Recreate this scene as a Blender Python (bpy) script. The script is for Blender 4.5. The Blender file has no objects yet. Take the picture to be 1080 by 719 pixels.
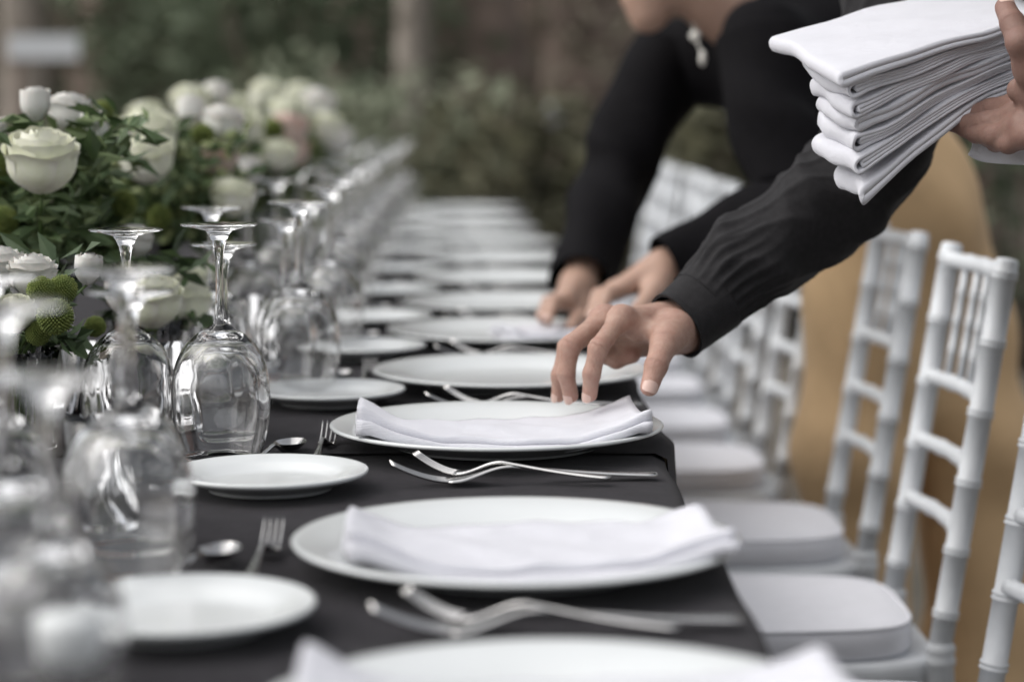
import bpy, bmesh, math, random
import numpy as np
from mathutils import Vector, Matrix

random.seed(7)
RNG = np.random.default_rng(7)
PI = math.pi
R = math.radians
SC = bpy.context.scene
COL = SC.collection

# ------------------------------------------------------------------ camera
CAM_Z = 1.094
FPX = 2340.0                       # focal length in pixels of a 1080 px wide frame
PITCH = math.atan2(249.5, FPX)
YAW = math.atan2(43.0, FPX)
FOCUS = 2.12
cam = bpy.data.cameras.new('camera')
cam.sensor_width = 36.0
cam.lens = 36.0 * FPX / 1080.0
cam.clip_start = 0.05
cam.clip_end = 500
cam.dof.use_dof = True
cam.dof.focus_distance = FOCUS
cam.dof.aperture_fstop = 2.9
cam.dof.aperture_blades = 0
cam_ob = bpy.data.objects.new('camera', cam)
COL.objects.link(cam_ob)
cam_ob.location = (0, 0, CAM_Z)
cam_ob.rotation_euler = (PI / 2 - PITCH, 0, -YAW)
SC.camera = cam_ob

# ------------------------------------------------------------------ world and sun (open shade under a bright overcast sky)
SUN_EL, SUN_ROT = R(52), R(262)
w = bpy.data.worlds.new('World')
SC.world = w
w.use_nodes = True
nt = w.node_tree
bg = nt.nodes['Background']
sky = nt.nodes.new('ShaderNodeTexSky')
sky.sky_type = 'NISHITA'
sky.sun_disc = False
sky.sun_elevation = SUN_EL
sky.sun_rotation = SUN_ROT
sky.air_density = 1.0
sky.dust_density = 4.0
sky.ozone_density = 0.6
hs = nt.nodes.new('ShaderNodeHueSaturation')
hs.inputs['Saturation'].default_value = 0.22
nt.links.new(sky.outputs['Color'], hs.inputs['Color'])
nt.links.new(hs.outputs['Color'], bg.inputs['Color'])
bg.inputs['Strength'].default_value = 0.15
sun = bpy.data.lights.new('sun', 'SUN')
sun.energy = 1.1
sun.angle = R(110)
sun.color = (1.0, 0.97, 0.93)
sun_ob = bpy.data.objects.new('sun', sun)
COL.objects.link(sun_ob)
_az = SUN_ROT
_dir = Vector((math.sin(_az) * math.cos(SUN_EL), math.cos(_az) * math.cos(SUN_EL), math.sin(SUN_EL)))
sun_ob.rotation_euler = (-_dir).to_track_quat('-Z', 'Y').to_euler()
sun_ob.location = _dir * 30

SC.view_settings.view_transform = 'Standard'
SC.view_settings.look = 'None'
SC.view_settings.exposure = 0.36
SC.view_settings.gamma = 1.0
SC.render.engine = 'CYCLES'
SC.cycles.use_denoising = True
SC.cycles.max_bounces = 14
SC.cycles.transmission_bounces = 14
SC.cycles.transparent_max_bounces = 16
SC.cycles.diffuse_bounces = 4
SC.cycles.glossy_bounces = 6
SC.cycles.blur_glossy = 0.5
SC.cycles.sample_clamp_indirect = 6.0

_ce = cam_ob.rotation_euler.to_matrix()
_rt, _up, _fw = _ce @ Vector((1, 0, 0)), _ce @ Vector((0, 1, 0)), _ce @ Vector((0, 0, -1))


def at(px, py, d):
    """a point seen at photo pixel (px, py) that lies d metres in front of the lens"""
    v = Vector((0, 0, CAM_Z)) + d * ((px - 540) / FPX * _rt + (359.5 - py) / FPX * _up + _fw)
    return v


# ------------------------------------------------------------------ materials
MATS = {}


def mat(name, color, rough=0.5, metal=0.0, noise=None, bump=None, sheen=0.0, sss=0.0, trans=0.0, ior=1.45,
        coat=0.0, spec=0.5, rough_var=0.0, sss_radius=(0.012, 0.005, 0.003)):
    """noise=(scale, amount[, colour2]) ; bump=(scale, strength, distance)"""
    m = bpy.data.materials.new(name)
    m.use_nodes = True
    t = m.node_tree
    b = t.nodes['Principled BSDF']
    b.inputs['Base Color'].default_value = (*color, 1)
    b.inputs['Roughness'].default_value = rough
    b.inputs['Metallic'].default_value = metal
    b.inputs['Sheen Weight'].default_value = sheen
    b.inputs['Sheen Roughness'].default_value = 0.4
    b.inputs['Subsurface Weight'].default_value = sss
    b.inputs['Subsurface Radius'].default_value = sss_radius
    b.inputs['Subsurface Scale'].default_value = 1.0
    b.inputs['Transmission Weight'].default_value = trans
    b.inputs['IOR'].default_value = ior
    b.inputs['Coat Weight'].default_value = coat
    b.inputs['Coat Roughness'].default_value = 0.05
    b.inputs['Specular IOR Level'].default_value = spec
    tc = t.nodes.new('ShaderNodeTexCoord')
    if noise:
        n = t.nodes.new('ShaderNodeTexNoise')
        n.inputs['Scale'].default_value = noise[0]
        n.inputs['Detail'].default_value = 6
        n.inputs['Roughness'].default_value = 0.6
        t.links.new(tc.outputs['Object'], n.inputs['Vector'])
        r = t.nodes.new('ShaderNodeValToRGB')
        c2 = noise[2] if len(noise) > 2 else tuple(c * (1 - noise[1]) for c in color)
        r.color_ramp.elements[0].position = 0.35
        r.color_ramp.elements[1].position = 0.65
        r.color_ramp.elements[0].color = (*c2, 1)
        r.color_ramp.elements[1].color = (*color, 1)
        t.links.new(n.outputs['Fac'], r.inputs['Fac'])
        t.links.new(r.outputs['Color'], b.inputs['Base Color'])
        if rough_var:
            mr = t.nodes.new('ShaderNodeMapRange')
            mr.inputs['To Min'].default_value = rough - rough_var
            mr.inputs['To Max'].default_value = rough + rough_var
            t.links.new(n.outputs['Fac'], mr.inputs['Value'])
            t.links.new(mr.outputs['Result'], b.inputs['Roughness'])
    if bump:
        n2 = t.nodes.new('ShaderNodeTexNoise')
        n2.inputs['Scale'].default_value = bump[0]
        n2.inputs['Detail'].default_value = 4
        t.links.new(tc.outputs['Object'], n2.inputs['Vector'])
        bp = t.nodes.new('ShaderNodeBump')
        bp.inputs['Strength'].default_value = bump[1]
        bp.inputs['Distance'].default_value = bump[2]
        t.links.new(n2.outputs['Fac'], bp.inputs['Height'])
        t.links.new(bp.outputs['Normal'], b.inputs['Normal'])
    MATS[name] = m
    return m


def weave(m, scale, strength, distance):
    """a fine woven relief: two crossed bands"""
    t = m.node_tree
    b = t.nodes['Principled BSDF']
    tc = t.nodes.new('ShaderNodeTexCoord')
    h = []
    for d in ('X', 'Y'):
        wv = t.nodes.new('ShaderNodeTexWave')
        wv.bands_direction = d
        wv.inputs['Scale'].default_value = scale
        wv.inputs['Distortion'].default_value = 1.5
        wv.inputs['Detail Scale'].default_value = 4
        t.links.new(tc.outputs['Object'], wv.inputs['Vector'])
        h.append(wv)
    ad = t.nodes.new('ShaderNodeMath')
    ad.operation = 'ADD'
    t.links.new(h[0].outputs['Fac'], ad.inputs[0])
    t.links.new(h[1].outputs['Fac'], ad.inputs[1])
    bp = t.nodes.new('ShaderNodeBump')
    bp.inputs['Strength'].default_value = strength
    bp.inputs['Distance'].default_value = distance
    t.links.new(ad.outputs[0], bp.inputs['Height'])
    nz = t.nodes.new('ShaderNodeTexNoise')
    nz.inputs['Scale'].default_value = 38
    nz.inputs['Detail'].default_value = 5
    nz.inputs['Distortion'].default_value = 1.2
    t.links.new(tc.outputs['Object'], nz.inputs['Vector'])
    b2_ = t.nodes.new('ShaderNodeBump')
    b2_.inputs['Strength'].default_value = 0.35
    b2_.inputs['Distance'].default_value = 0.0035
    t.links.new(nz.outputs['Fac'], b2_.inputs['Height'])
    t.links.new(bp.outputs['Normal'], b2_.inputs['Normal'])
    t.links.new(b2_.outputs['Normal'], b.inputs['Normal'])


mat('ceramic', (0.66, 0.68, 0.68), 0.16, noise=(9, 0.03), coat=0.3, spec=0.5)
mat('table_linen', (0.028, 0.0255, 0.029), 0.85, noise=(55, 0.30), sheen=0.08, spec=0.12)
weave(MATS['table_linen'], 320, 0.35, 0.0006)
mat('napkin_linen', (0.69, 0.69, 0.735), 0.85, noise=(30, 0.04), sheen=0.2, spec=0.2, sss=0.0)
weave(MATS['napkin_linen'], 420, 0.4, 0.0008)
mat('glass', (1, 1, 1), 0.0, trans=1.0, ior=1.46)
mat('steel', (0.62, 0.61, 0.60), 0.2, metal=1.0, noise=(60, 0.12), rough_var=0.06)
mat('chair_paint', (0.66, 0.68, 0.70), 0.4, noise=(18, 0.09), bump=(90, 0.08, 0.001))
mat('cushion_cloth', (0.77, 0.77, 0.81), 0.85, noise=(40, 0.04), sheen=0.2, spec=0.2, bump=(160, 0.15, 0.001))
mat('cushion_side', (0.66, 0.66, 0.72), 0.85, noise=(40, 0.05), sheen=0.2, spec=0.2)
mat('black_shirt', (0.0065, 0.006, 0.007), 0.85, noise=(50, 0.2), sheen=0.0, spec=0.10, bump=(700, 0.25, 0.0006))
mat('charcoal_shirt', (0.021, 0.020, 0.0215), 0.75, noise=(160, 0.3), sheen=0.03, spec=0.2, bump=(900, 0.3, 0.0006))
mat('tan_twill', (0.60, 0.415, 0.235), 0.85, noise=(18, 0.10), sheen=0.1, spec=0.2, bump=(400, 0.2, 0.0006))
mat('dark_trousers', (0.02, 0.02, 0.022), 0.85)
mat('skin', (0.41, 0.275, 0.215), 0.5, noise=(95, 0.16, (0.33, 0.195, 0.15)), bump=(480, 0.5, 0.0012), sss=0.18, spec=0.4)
mat('skin_darker', (0.24, 0.150, 0.118), 0.5, noise=(70, 0.16, (0.20, 0.115, 0.092)), bump=(420, 0.35, 0.0009), sss=0.15, spec=0.4)  # same person's skin, darker on the left hand and body


def skin_detail(m, red):
    t = m.node_tree
    b = t.nodes['Principled BSDF']
    js = t.nodes.new('ShaderNodeAttribute'); js.attribute_name = 'joint_s'
    fl = t.nodes.new('ShaderNodeAttribute'); fl.attribute_name = 'flush'

    def mth(op, a, v=None):
        n = t.nodes.new('ShaderNodeMath'); n.operation = op
        t.links.new(a, n.inputs[0])
        if v is not None:
            if isinstance(v, (int, float)): n.inputs[1].default_value = v
            else: t.links.new(v, n.inputs[1])
        return n.outputs[0]
    s_ = js.outputs['Fac']
    vz = t.nodes.new('ShaderNodeTexVoronoi'); vz.inputs['Scale'].default_value = 900
    wob = t.nodes.new('ShaderNodeTexNoise'); wob.inputs['Scale'].default_value = 160
    k = mth('MULTIPLY', s_, 3200.0)
    k = mth('ADD', k, mth('MULTIPLY', wob.outputs['Fac'], 3.0))
    ripple = mth('SINE', k)
    q = mth('MULTIPLY', s_, 230.0)
    env = mth('EXPONENT', mth('MULTIPLY', mth('MULTIPLY', q, q), -1.0))
    crease = mth('MULTIPLY', ripple, env)
    bp = [n for n in t.nodes if n.type == 'BUMP'][0]
    bp2 = t.nodes.new('ShaderNodeBump')
    bp2.inputs['Strength'].default_value = 0.55
    bp2.inputs['Distance'].default_value = 0.0005
    t.links.new(mth('ADD', crease, mth('MULTIPLY', vz.outputs['Distance'], 0.8)), bp2.inputs['Height'])
    t.links.new(bp.outputs['Normal'], bp2.inputs['Normal'])
    t.links.new(bp2.outputs['Normal'], b.inputs['Normal'])
    src = b.inputs['Base Color'].links[0].from_socket
    mx = t.nodes.new('ShaderNodeMix'); mx.data_type = 'RGBA'
    t.links.new(fl.outputs['Fac'], mx.inputs['Factor'])
    t.links.new(src, mx.inputs['A'])
    mx.inputs['B'].default_value = (*red, 1)
    t.links.new(mx.outputs['Result'], b.inputs['Base Color'])


skin_detail(MATS['skin'], (0.45, 0.245, 0.20))
skin_detail(MATS['skin_darker'], (0.24, 0.125, 0.10))
mat('skin_face', (0.42, 0.27, 0.205), 0.5, noise=(30, 0.1), sss=0.15)
mat('nail', (0.60, 0.42, 0.36), 0.28, noise=(200, 0.06))
mat('hair', (0.018, 0.012, 0.009), 0.5, noise=(80, 0.4))
mat('pearl', (0.75, 0.72, 0.66), 0.15, coat=0.6)
mat('gold', (0.65, 0.48, 0.22), 0.25, metal=1.0)
mat('rose_white', (0.82, 0.81, 0.71), 0.6, noise=(40, 0.06, (0.74, 0.76, 0.58)), sheen=0.15, sss=0.12, sss_radius=(0.006, 0.006, 0.004))
mat('lilac_white', (0.74, 0.72, 0.68), 0.6, noise=(40, 0.06), sss=0.1)
mat('blush', (0.68, 0.52, 0.46), 0.6, noise=(40, 0.08), sss=0.1)
mat('pompon_green', (0.19, 0.225, 0.055), 0.7, noise=(90, 0.3, (0.10, 0.14, 0.03)))
mat('leaf_dark', (0.065, 0.10, 0.042), 0.55, noise=(30, 0.4, (0.04, 0.068, 0.03)))
mat('leaf_mid', (0.085, 0.125, 0.050), 0.5, noise=(30, 0.4, (0.05, 0.09, 0.03)))
mat('leaf_olive', (0.19, 0.185, 0.11), 0.6, noise=(2, 0.4, (0.075, 0.075, 0.05)))
mat('leaf_wood', (0.16, 0.15, 0.105), 0.7, noise=(1.5, 0.5, (0.13, 0.098, 0.078)))
mat('leaf_dull', (0.13, 0.165, 0.10), 0.7, noise=(2, 0.3))  # dull green foliage of the taller shrubs
mat('leaf_grey', (0.30, 0.33, 0.23), 0.7, noise=(2, 0.3))
mat('leaf_pale', (0.17, 0.21, 0.095), 0.55, noise=(20, 0.3))
mat('leaf_lime2', (0.14, 0.19, 0.075), 0.55, noise=(25, 0.3))
mat('leaf_lime', (0.33, 0.38, 0.17), 0.55, noise=(25, 0.3))
mat('stem_green', (0.10, 0.16, 0.05), 0.5, noise=(40, 0.3))
mat('bark', (0.28, 0.215, 0.175), 0.9, noise=(3, 0.5, (0.12, 0.09, 0.075)), bump=(14, 0.9, 0.03))
mat('bark_grey', (0.34, 0.30, 0.26), 0.9, noise=(6, 0.5, (0.18, 0.155, 0.13)), bump=(14, 0.9, 0.03))
mat('earth', (0.17, 0.145, 0.12), 0.95, noise=(1.3, 0.5, (0.10, 0.09, 0.07)), bump=(9, 0.8, 0.03))
mat('litter', (0.10, 0.082, 0.055), 0.9, noise=(3, 0.5))
mat('wax_peach', (0.72, 0.36, 0.23), 0.45, noise=(30, 0.05), sss=0.2)
mat('wood_table', (0.28, 0.2, 0.12), 0.6, noise=(12, 0.3))
mat('white_board', (0.62, 0.64, 0.66), 0.5, noise=(12, 0.1))
mat('salt', (0.7, 0.7, 0.7), 0.9, noise=(300, 0.1))

# ------------------------------------------------------------------ helpers


def tag(o, label=None, cat=None, group=None, kind=None):
    if label: o['label'] = label
    if cat: o['category'] = cat
    if group: o['group'] = group
    if kind: o['kind'] = kind
    return o


def empty(name, loc=(0, 0, 0), rz=0.0):
    o = bpy.data.objects.new(name, None)
    o.empty_display_size = 0.05
    COL.objects.link(o)
    o.location = loc
    o.rotation_euler = (0, 0, rz)
    return o


def mesh(name, V, F, smooth=True):
    me = bpy.data.meshes.new(name)
    me.from_pydata([tuple(v) for v in V], [], [tuple(int(i) for i in f) for f in F])
    if smooth:
        me.polygons.foreach_set('use_smooth', [True] * len(me.polygons))
    me.update()
    return me


def link(name, me, m, parent=None, loc=None):
    o = bpy.data.objects.new(name, me)
    if m is not None and len(me.materials) == 0:
        me.materials.append(MATS[m])
    COL.objects.link(o)
    if parent is not None:
        o.parent = parent
    if loc is not None:
        o.location = loc
    return o


def copy_tree(o, parent=None):
    c = o.copy()
    COL.objects.link(c)
    c.parent = parent
    for ch in list(o.children):
        copy_tree(ch, c)
    return c


class MB:
    """collects shapes into one mesh"""

    def __init__(s):
        s.V, s.F = [], []

    def add(s, V, F):
        n = len(s.V)
        s.V += [tuple(v) for v in V]
        s.F += [tuple(i + n for i in f) for f in F]
        return s

    def box(s, x0, x1, y0, y1, z0, z1):
        V = [(x, y, z) for x in (x0, x1) for y in (y0, y1) for z in (z0, z1)]
        F = [(0, 1, 3, 2), (4, 6, 7, 5), (0, 4, 5, 1), (2, 3, 7, 6), (0, 2, 6, 4), (1, 5, 7, 3)]
        return s.add(V, F)

    def lathe(s, prof, n=32, origin=(0, 0, 0), axis=None, closed=False):
        """prof: list of (r, z) revolved about z (or about the given axis from the origin)"""
        o = Vector(origin)
        q = Vector(axis).to_track_quat('Z', 'Y').to_matrix() if axis is not None else Matrix.Identity(3)
        V, F = [], []
        for r, z in prof:
            for k in range(n):
                a = 2 * PI * k / n
                V.append(o + q @ Vector((r * math.cos(a), r * math.sin(a), z)))
        m = len(prof)
        for i in range(m - 1 if not closed else m):
            j = (i + 1) % m
            for k in range(n):
                k2 = (k + 1) % n
                F.append((i * n + k, i * n + k2, j * n + k2, j * n + k))
        if not closed:
            if prof[0][0] > 1e-6: F.append(tuple(range(n))[::-1])
            if prof[-1][0] > 1e-6: F.append(tuple((m - 1) * n + k for k in range(n)))
        return s.add(V, F)

    def tube(s, pts, radii, n=10, cap=True):
        pts = [Vector(p) for p in pts]
        if not hasattr(radii, '__len__'): radii = [radii] * len(pts)
        V, F = [], []
        ref = None
        for i, p in enumerate(pts):
            t = (pts[min(i + 1, len(pts) - 1)] - pts[max(i - 1, 0)]).normalized()
            if ref is None:
                ref = t.orthogonal().normalized()
            ref = (ref - t * ref.dot(t)).normalized()
            b = t.cross(ref)
            for k in range(n):
                a = 2 * PI * k / n
                V.append(p + (ref * math.cos(a) + b * math.sin(a)) * radii[i])
        for i in range(len(pts) - 1):
            for k in range(n):
                k2 = (k + 1) % n
                F.append((i * n + k, i * n + k2, (i + 1) * n + k2, (i + 1) * n + k))
        if cap:
            F.append(tuple(range(n))[::-1])
            F.append(tuple((len(pts) - 1) * n + k for k in range(n)))
        return s.add(V, F)

    def build(s, name, m, parent=None, loc=None, smooth=True):
        return link(name, mesh(name, s.V, s.F, smooth), m, parent, loc)


# ---- signed-distance bodies, polygonised with surface nets


def smin(a, b, k):
    h = np.clip(0.5 + 0.5 * (b - a) / k, 0, 1)
    return b * (1 - h) + a * h - k * h * (1 - h)


def cone_sdf(P, a, b, ra, rb, flat=None):
    """capsule from a to b with radii ra, rb; flat=(axis, factor) squeezes it along an axis"""
    a = np.array(a, float); b = np.array(b, float)
    ab = b - a
    L = float(ab @ ab) + 1e-12
    pa = P - a
    h = np.clip(pa @ ab / L, 0, 1)
    q = pa - h[..., None] * ab
    if flat is not None:
        ax = np.array(flat[0], float); ax /= np.linalg.norm(ax)
        c = q @ ax
        q = q + (c * (flat[1] - 1))[..., None] * ax
    return np.sqrt((q * q).sum(-1)) - (ra + (rb - ra) * h)


def surface_nets(fn, lo, hi, res):
    lo = np.array(lo, float); hi = np.array(hi, float)
    n = np.ceil((hi - lo) / res).astype(int) + 1
    ax = [lo[i] + res * np.arange(n[i]) for i in range(3)]
    G = np.stack(np.meshgrid(*ax, indexing='ij'), -1)
    D = fn(G)
    S = D < 0
    c = np.zeros(tuple(n - 1), int)
    for i in (0, 1):
        for j in (0, 1):
            for k in (0, 1):
                c += S[i:n[0] - 1 + i, j:n[1] - 1 + j, k:n[2] - 1 + k]
    act = (c > 0) & (c < 8)
    idx = -np.ones(act.shape, int)
    cells = np.argwhere(act)
    idx[act] = np.arange(len(cells))
    acc = np.zeros((len(cells), 3)); cnt = np.zeros(len(cells))
    corners = [np.array(x) for x in ((0, 0, 0), (1, 0, 0), (0, 1, 0), (1, 1, 0), (0, 0, 1), (1, 0, 1), (0, 1, 1), (1, 1, 1))]
    for i in range(8):
        for j in range(i + 1, 8):
            if np.abs(corners[i] - corners[j]).sum() != 1: continue
            A = cells + corners[i]; B = cells + corners[j]
            da = D[A[:, 0], A[:, 1], A[:, 2]]; db = D[B[:, 0], B[:, 1], B[:, 2]]
            x = (da < 0) != (db < 0)
            t = np.where(x, da / np.where(np.abs(da - db) < 1e-12, 1, da - db), 0)
            p = corners[i] + (corners[j] - corners[i]) * t[:, None]
            acc[x] += p[x]; cnt[x] += 1
    V = lo + res * (cells + acc / np.maximum(cnt, 1)[:, None])
    F = []
    for d in range(3):
        e = np.zeros(3, int); e[d] = 1
        a_, b_ = [k for k in range(3) if k != d]
        sl0 = [slice(1, n[k] - 1) for k in range(3)]; sl1 = list(sl0)
        sl0[d] = slice(0, n[d] - 1); sl1[d] = slice(1, n[d])
        s0 = S[tuple(sl0)]; s1 = S[tuple(sl1)]
        E = np.argwhere(s0 != s1)
        if len(E) == 0: continue
        flip = s0[E[:, 0], E[:, 1], E[:, 2]]
        base = E.copy()
        for k in (a_, b_): base[:, k] += 1
        def cell(oa, ob):
            q = base.copy(); q[:, a_] -= oa; q[:, b_] -= ob
            return idx[q[:, 0], q[:, 1], q[:, 2]]
        quad = np.stack([cell(1, 1), cell(0, 1), cell(0, 0), cell(1, 0)], 1)
        if d == 1: flip = ~flip
        quad = np.where(flip[:, None], quad, quad[:, ::-1])
        F.append(quad)
    F = np.concatenate(F)
    return V, F[(F >= 0).all(1)]


def sm_mesh(name, V, F, smooth_iter=2):
    """surface-net mesh with a little Laplacian smoothing"""
    V = V.copy()
    e = np.concatenate([F[:, [0, 1]], F[:, [1, 2]], F[:, [2, 3]], F[:, [3, 0]]])
    for _ in range(smooth_iter):
        acc = np.zeros_like(V); cnt = np.zeros(len(V))
        np.add.at(acc, e[:, 0], V[e[:, 1]]); np.add.at(cnt, e[:, 0], 1)
        np.add.at(acc, e[:, 1], V[e[:, 0]]); np.add.at(cnt, e[:, 1], 1)
        V = 0.5 * V + 0.5 * acc / np.maximum(cnt, 1)[:, None]
    return mesh(name, V, F)


ORD = ['nearest', 'second', 'third', 'fourth', 'fifth', 'sixth', 'seventh', 'eighth', 'ninth', 'tenth', 'eleventh', 'twelfth']

# ================================================================== SETTING
TZ = 0.75
g = MB()
N = 90
rs = np.concatenate([np.linspace(-60, 60, N)])
V, F = [], []
for i in range(N):
    for j in range(N):
        x, y = -90 + 180 * i / (N - 1), -40 + 200 * j / (N - 1)
        V.append((x, y, 0.02 * math.sin(x * 0.9 + y * 0.6) * math.cos(y * 0.7) if y > 9 else 0.0))
for i in range(N - 1):
    for j in range(N - 1):
        F.append((i * N + j, (i + 1) * N + j, (i + 1) * N + j + 1, i * N + j + 1))
ground = link('ground', mesh('ground', V, F), 'earth')
tag(ground, kind='structure')


def leaf_cloud(n, fn, size, seed, aspect=2.2):
    """n small folded leaves at points fn() draws"""
    r = np.random.default_rng(seed)
    V, F = [], []
    for i in range(n):
        p = Vector(fn(r))
        d = Vector(r.normal(size=3)); d.z *= 0.6; d.normalize()
        s = d.orthogonal().normalized()
        s = (s * math.cos(i) + d.cross(s) * math.sin(i))
        L = size * r.uniform(0.6, 1.4); W = L / aspect
        up = d.cross(s) * (W * 0.25)
        k = len(V)
        V += [p, p + d * L * 0.5 + s * W * 0.5 + up, p + d * L, p + d * L * 0.5 - s * W * 0.5 + up, p + d * L * 0.5]
        F += [(k, k + 1, k + 4), (k + 1, k + 2, k + 4), (k + 2, k + 3, k + 4), (k + 3, k, k + 4)]
    return V, F


def clump_points(clumps, spread):
    def f(r):
        c = clumps[r.integers(len(clumps))]
        v = r.normal(size=3); v /= np.linalg.norm(v)
        return np.array(c[:3]) + v * c[3] * r.uniform(0.35, 1.0) ** 0.5 * np.array([1, 1, spread])
    return f


def make_tree(h, r0, seed, leafmat, barkmat, lean=0.0):
    r = np.random.default_rng(seed)
    root = empty('tree')
    m = MB()
    pts = [Vector((lean * (t ** 1.3) * h + 0.10 * math.sin(3 * t + seed), 0.10 * math.cos(2.2 * t + seed) - 0.10 * math.cos(seed), t * h * 0.62)) for t in np.linspace(0, 1, 9)]
    m.tube(pts, [r0 * (1.5 if i == 0 else 1.1 if i == 1 else 1 - 0.07 * i) for i in range(9)], 14)
    top = pts[-1]
    clumps = []
    for k in range(7):
        a = 2 * PI * k / 7 + seed
        st = pts[5 + k % 4]
        e = st + Vector((math.cos(a), math.sin(a), 0.75)) * h * r.uniform(0.2, 0.32)
        mid = (st + e) / 2 + Vector((0, 0, -0.05 * h * 0.4))
        m.tube([st, mid, e], [r0 * 0.4, r0 * 0.25, r0 * 0.08], 7)
        clumps.append((*e, h * 0.13)); clumps.append((*(mid + Vector((0, 0, .3))), h * 0.1))
    clumps.append((*(top + Vector((0, 0, h * 0.15))), h * 0.16))
    tr = m.build('trunk', barkmat, root)
    V, F = leaf_cloud(800, clump_points(clumps, 0.7), 0.24, seed)
    link('crown', mesh('crown', V, F, False), leafmat, root)
    return root


def make_bush(wd, hh, seed, leafmat, n=1500, size=0.11):
    r = np.random.default_rng(seed)
    root = empty('bush')
    cl = []
    m = MB()
    for k in range(14):
        a = r.uniform(0, 2 * PI); q = r.uniform(0, 1) ** 0.6
        c = Vector((math.cos(a) * q * wd * 0.4, math.sin(a) * q * wd * 0.4, hh * r.uniform(0.25, 0.78)))
        cl.append((*c, hh * r.uniform(0.2, 0.3)))
        m.tube([(c.x * .15, c.y * .15, 0), (c.x * .6, c.y * .6, c.z * .6), c], [0.025, 0.015, 0.006], 5)
    m.build('stem', 'bark', root)
    V, F = leaf_cloud(n, clump_points(cl, 0.9), size, seed)
    link('foliage', mesh('foliage', V, F, False), leafmat, root)
    return root


protos = [make_tree(9.5, 0.30, 1, 'leaf_mid', 'bark'), make_tree(8.5, 0.16, 2, 'leaf_mid', 'bark_grey', 0.0), make_tree(11, 0.42, 3, 'leaf_olive', 'bark')]
used = [False] * 3
# (photo column the trunk shows at, distance, kind, scale, label)
trees = [
    (500, 14.5, 2, 1.0, 'thick brown tree trunk straight beyond the end of the table'),
    (429, 11.5, 1, 0.75, 'slim pale grey tree trunk just left of the table end'),
    (636, 15.5, 0, 1.1, 'brown tree trunk behind the raised black sleeve'),
    (570, 21, 0, 1.0, 'dark tree trunk between the thick trunk and the waiting staff'),
    (20, 13.5, 1, 1.1, 'grey brown tree trunk at the left edge of the picture'),
    (110, 17, 0, 0.8, 'dark trunk behind the left flower arrangements'),
    (205, 20, 2, 0.95, 'dark broad trunk left of the pale green shrub'),
    (290, 24, 0, 1.1, 'distant dark trunk behind the pale green shrub'),
    (700, 19, 2, 0.9, 'trunk hidden mostly behind the bent over waiter'),
    (1050, 13, 1, 1.0, 'trunk at the right edge behind the napkin stack'),
    (365, 28, 2, 1.1, 'farthest trunk left of the slim pale trunk'),
    (900, 22, 0, 1.1, 'trunk far behind the tan trousers'),
]
for i, (px, d, k, s, lab) in enumerate(trees):
    o = protos[k] if not used[k] else copy_tree(protos[k])
    used[k] = True
    p = at(px, 110, d)
    o.location = (p.x, p.y, 0)
    o.rotation_euler = (0, 0, i * 1.7)
    o.scale = (s, s, s)
    tag(o, lab, 'tree', 'trees behind the table')

bp = [make_bush(2.6, 1.25, 11, 'leaf_olive', 2200), make_bush(3.0, 2.3, 12, 'leaf_wood', 2000, 0.15), make_bush(1.5, 1.7, 13, 'leaf_grey', 1500, 0.12), make_bush(2.2, 2.6, 14, 'leaf_dull', 2000, 0.15)]
bused = [False] * 4
bushes = [
    (560, 11.0, 0, 1.0, 'low olive shrub right beyond the end of the table'),
    (650, 12.5, 0, 0.95, 'low olive shrub behind the raised black sleeve'),
    (470, 17.0, 0, 0.8, 'small olive shrub at the foot of the thick trunk'),
    (735, 10.5, 0, 1.0, 'olive shrub showing under the bent over waiter'),
    (388, 10.8, 2, 0.80, 'pale green shrub above the far row of glasses'),
    (318, 13.5, 3, 1.0, 'tall green shrub above the far flowers'),
    (160, 22.0, 1, 1.2, 'dark shrub among the left trunks'),
    (150, 16.0, 3, 0.9, 'dull green shrub right of the pale board'),
    (1075, 9.0, 3, 0.85, 'dark green shrub at the right edge beside the tan trousers'),
    (960, 11.0, 3, 0.9, 'dark green shrub behind the tan trousers'),
    (850, 12.0, 1, 0.9, 'dark green shrub behind the napkin stack'),
    (590, 20.0, 1, 1.1, 'dark green shrub in the gap between the trunks'),
    (230, 30.0, 1, 1.7, 'far dark shrub between the left trunks'),
    (450, 31.0, 1, 1.7, 'far dark shrub behind the slim pale trunk'),
    (20, 31.0, 1, 1.7, 'far dark shrub at the left edge'),
    (660, 30.0, 1, 1.7, 'far dark shrub behind the brown trunk'),
]
for i, (px, d, k, s, lab) in enumerate(bushes):
    o = bp[k] if not bused[k] else copy_tree(bp[k])
    bused[k] = True
    p = at(px, 110, d)
    o.location = (p.x, p.y, 0)
    o.rotation_euler = (0, 0, i * 2.1)
    o.scale = (s, s, s)
    tag(o, lab, 'shrub', 'shrubs under the trees')


# a far wood that reads as one dark mass
def wood_pts(r):
    a = r.uniform(-0.75, 0.75)
    d = r.uniform(36, 48)
    return (math.sin(a) * d, math.cos(a) * d, 7.5 * r.uniform(0, 1))


V, F = leaf_cloud(9000, wood_pts, 1.5, 5, 1.7)
tag(link('far_wood', mesh('far_wood', V, F, False), 'leaf_wood'), 'dark mass of far woodland behind the trunks', 'woodland', kind='stuff')

V, F = leaf_cloud(5000, lambda r: (r.uniform(-9, 9), r.uniform(8, 30), 0.012 + r.uniform(0, 0.02)), 0.09, 6)
tag(link('leaf_litter', mesh('leaf_litter', V, F, False), 'litter'), 'fallen brown leaves strewn over the ground', 'leaf litter', kind='stuff')

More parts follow.
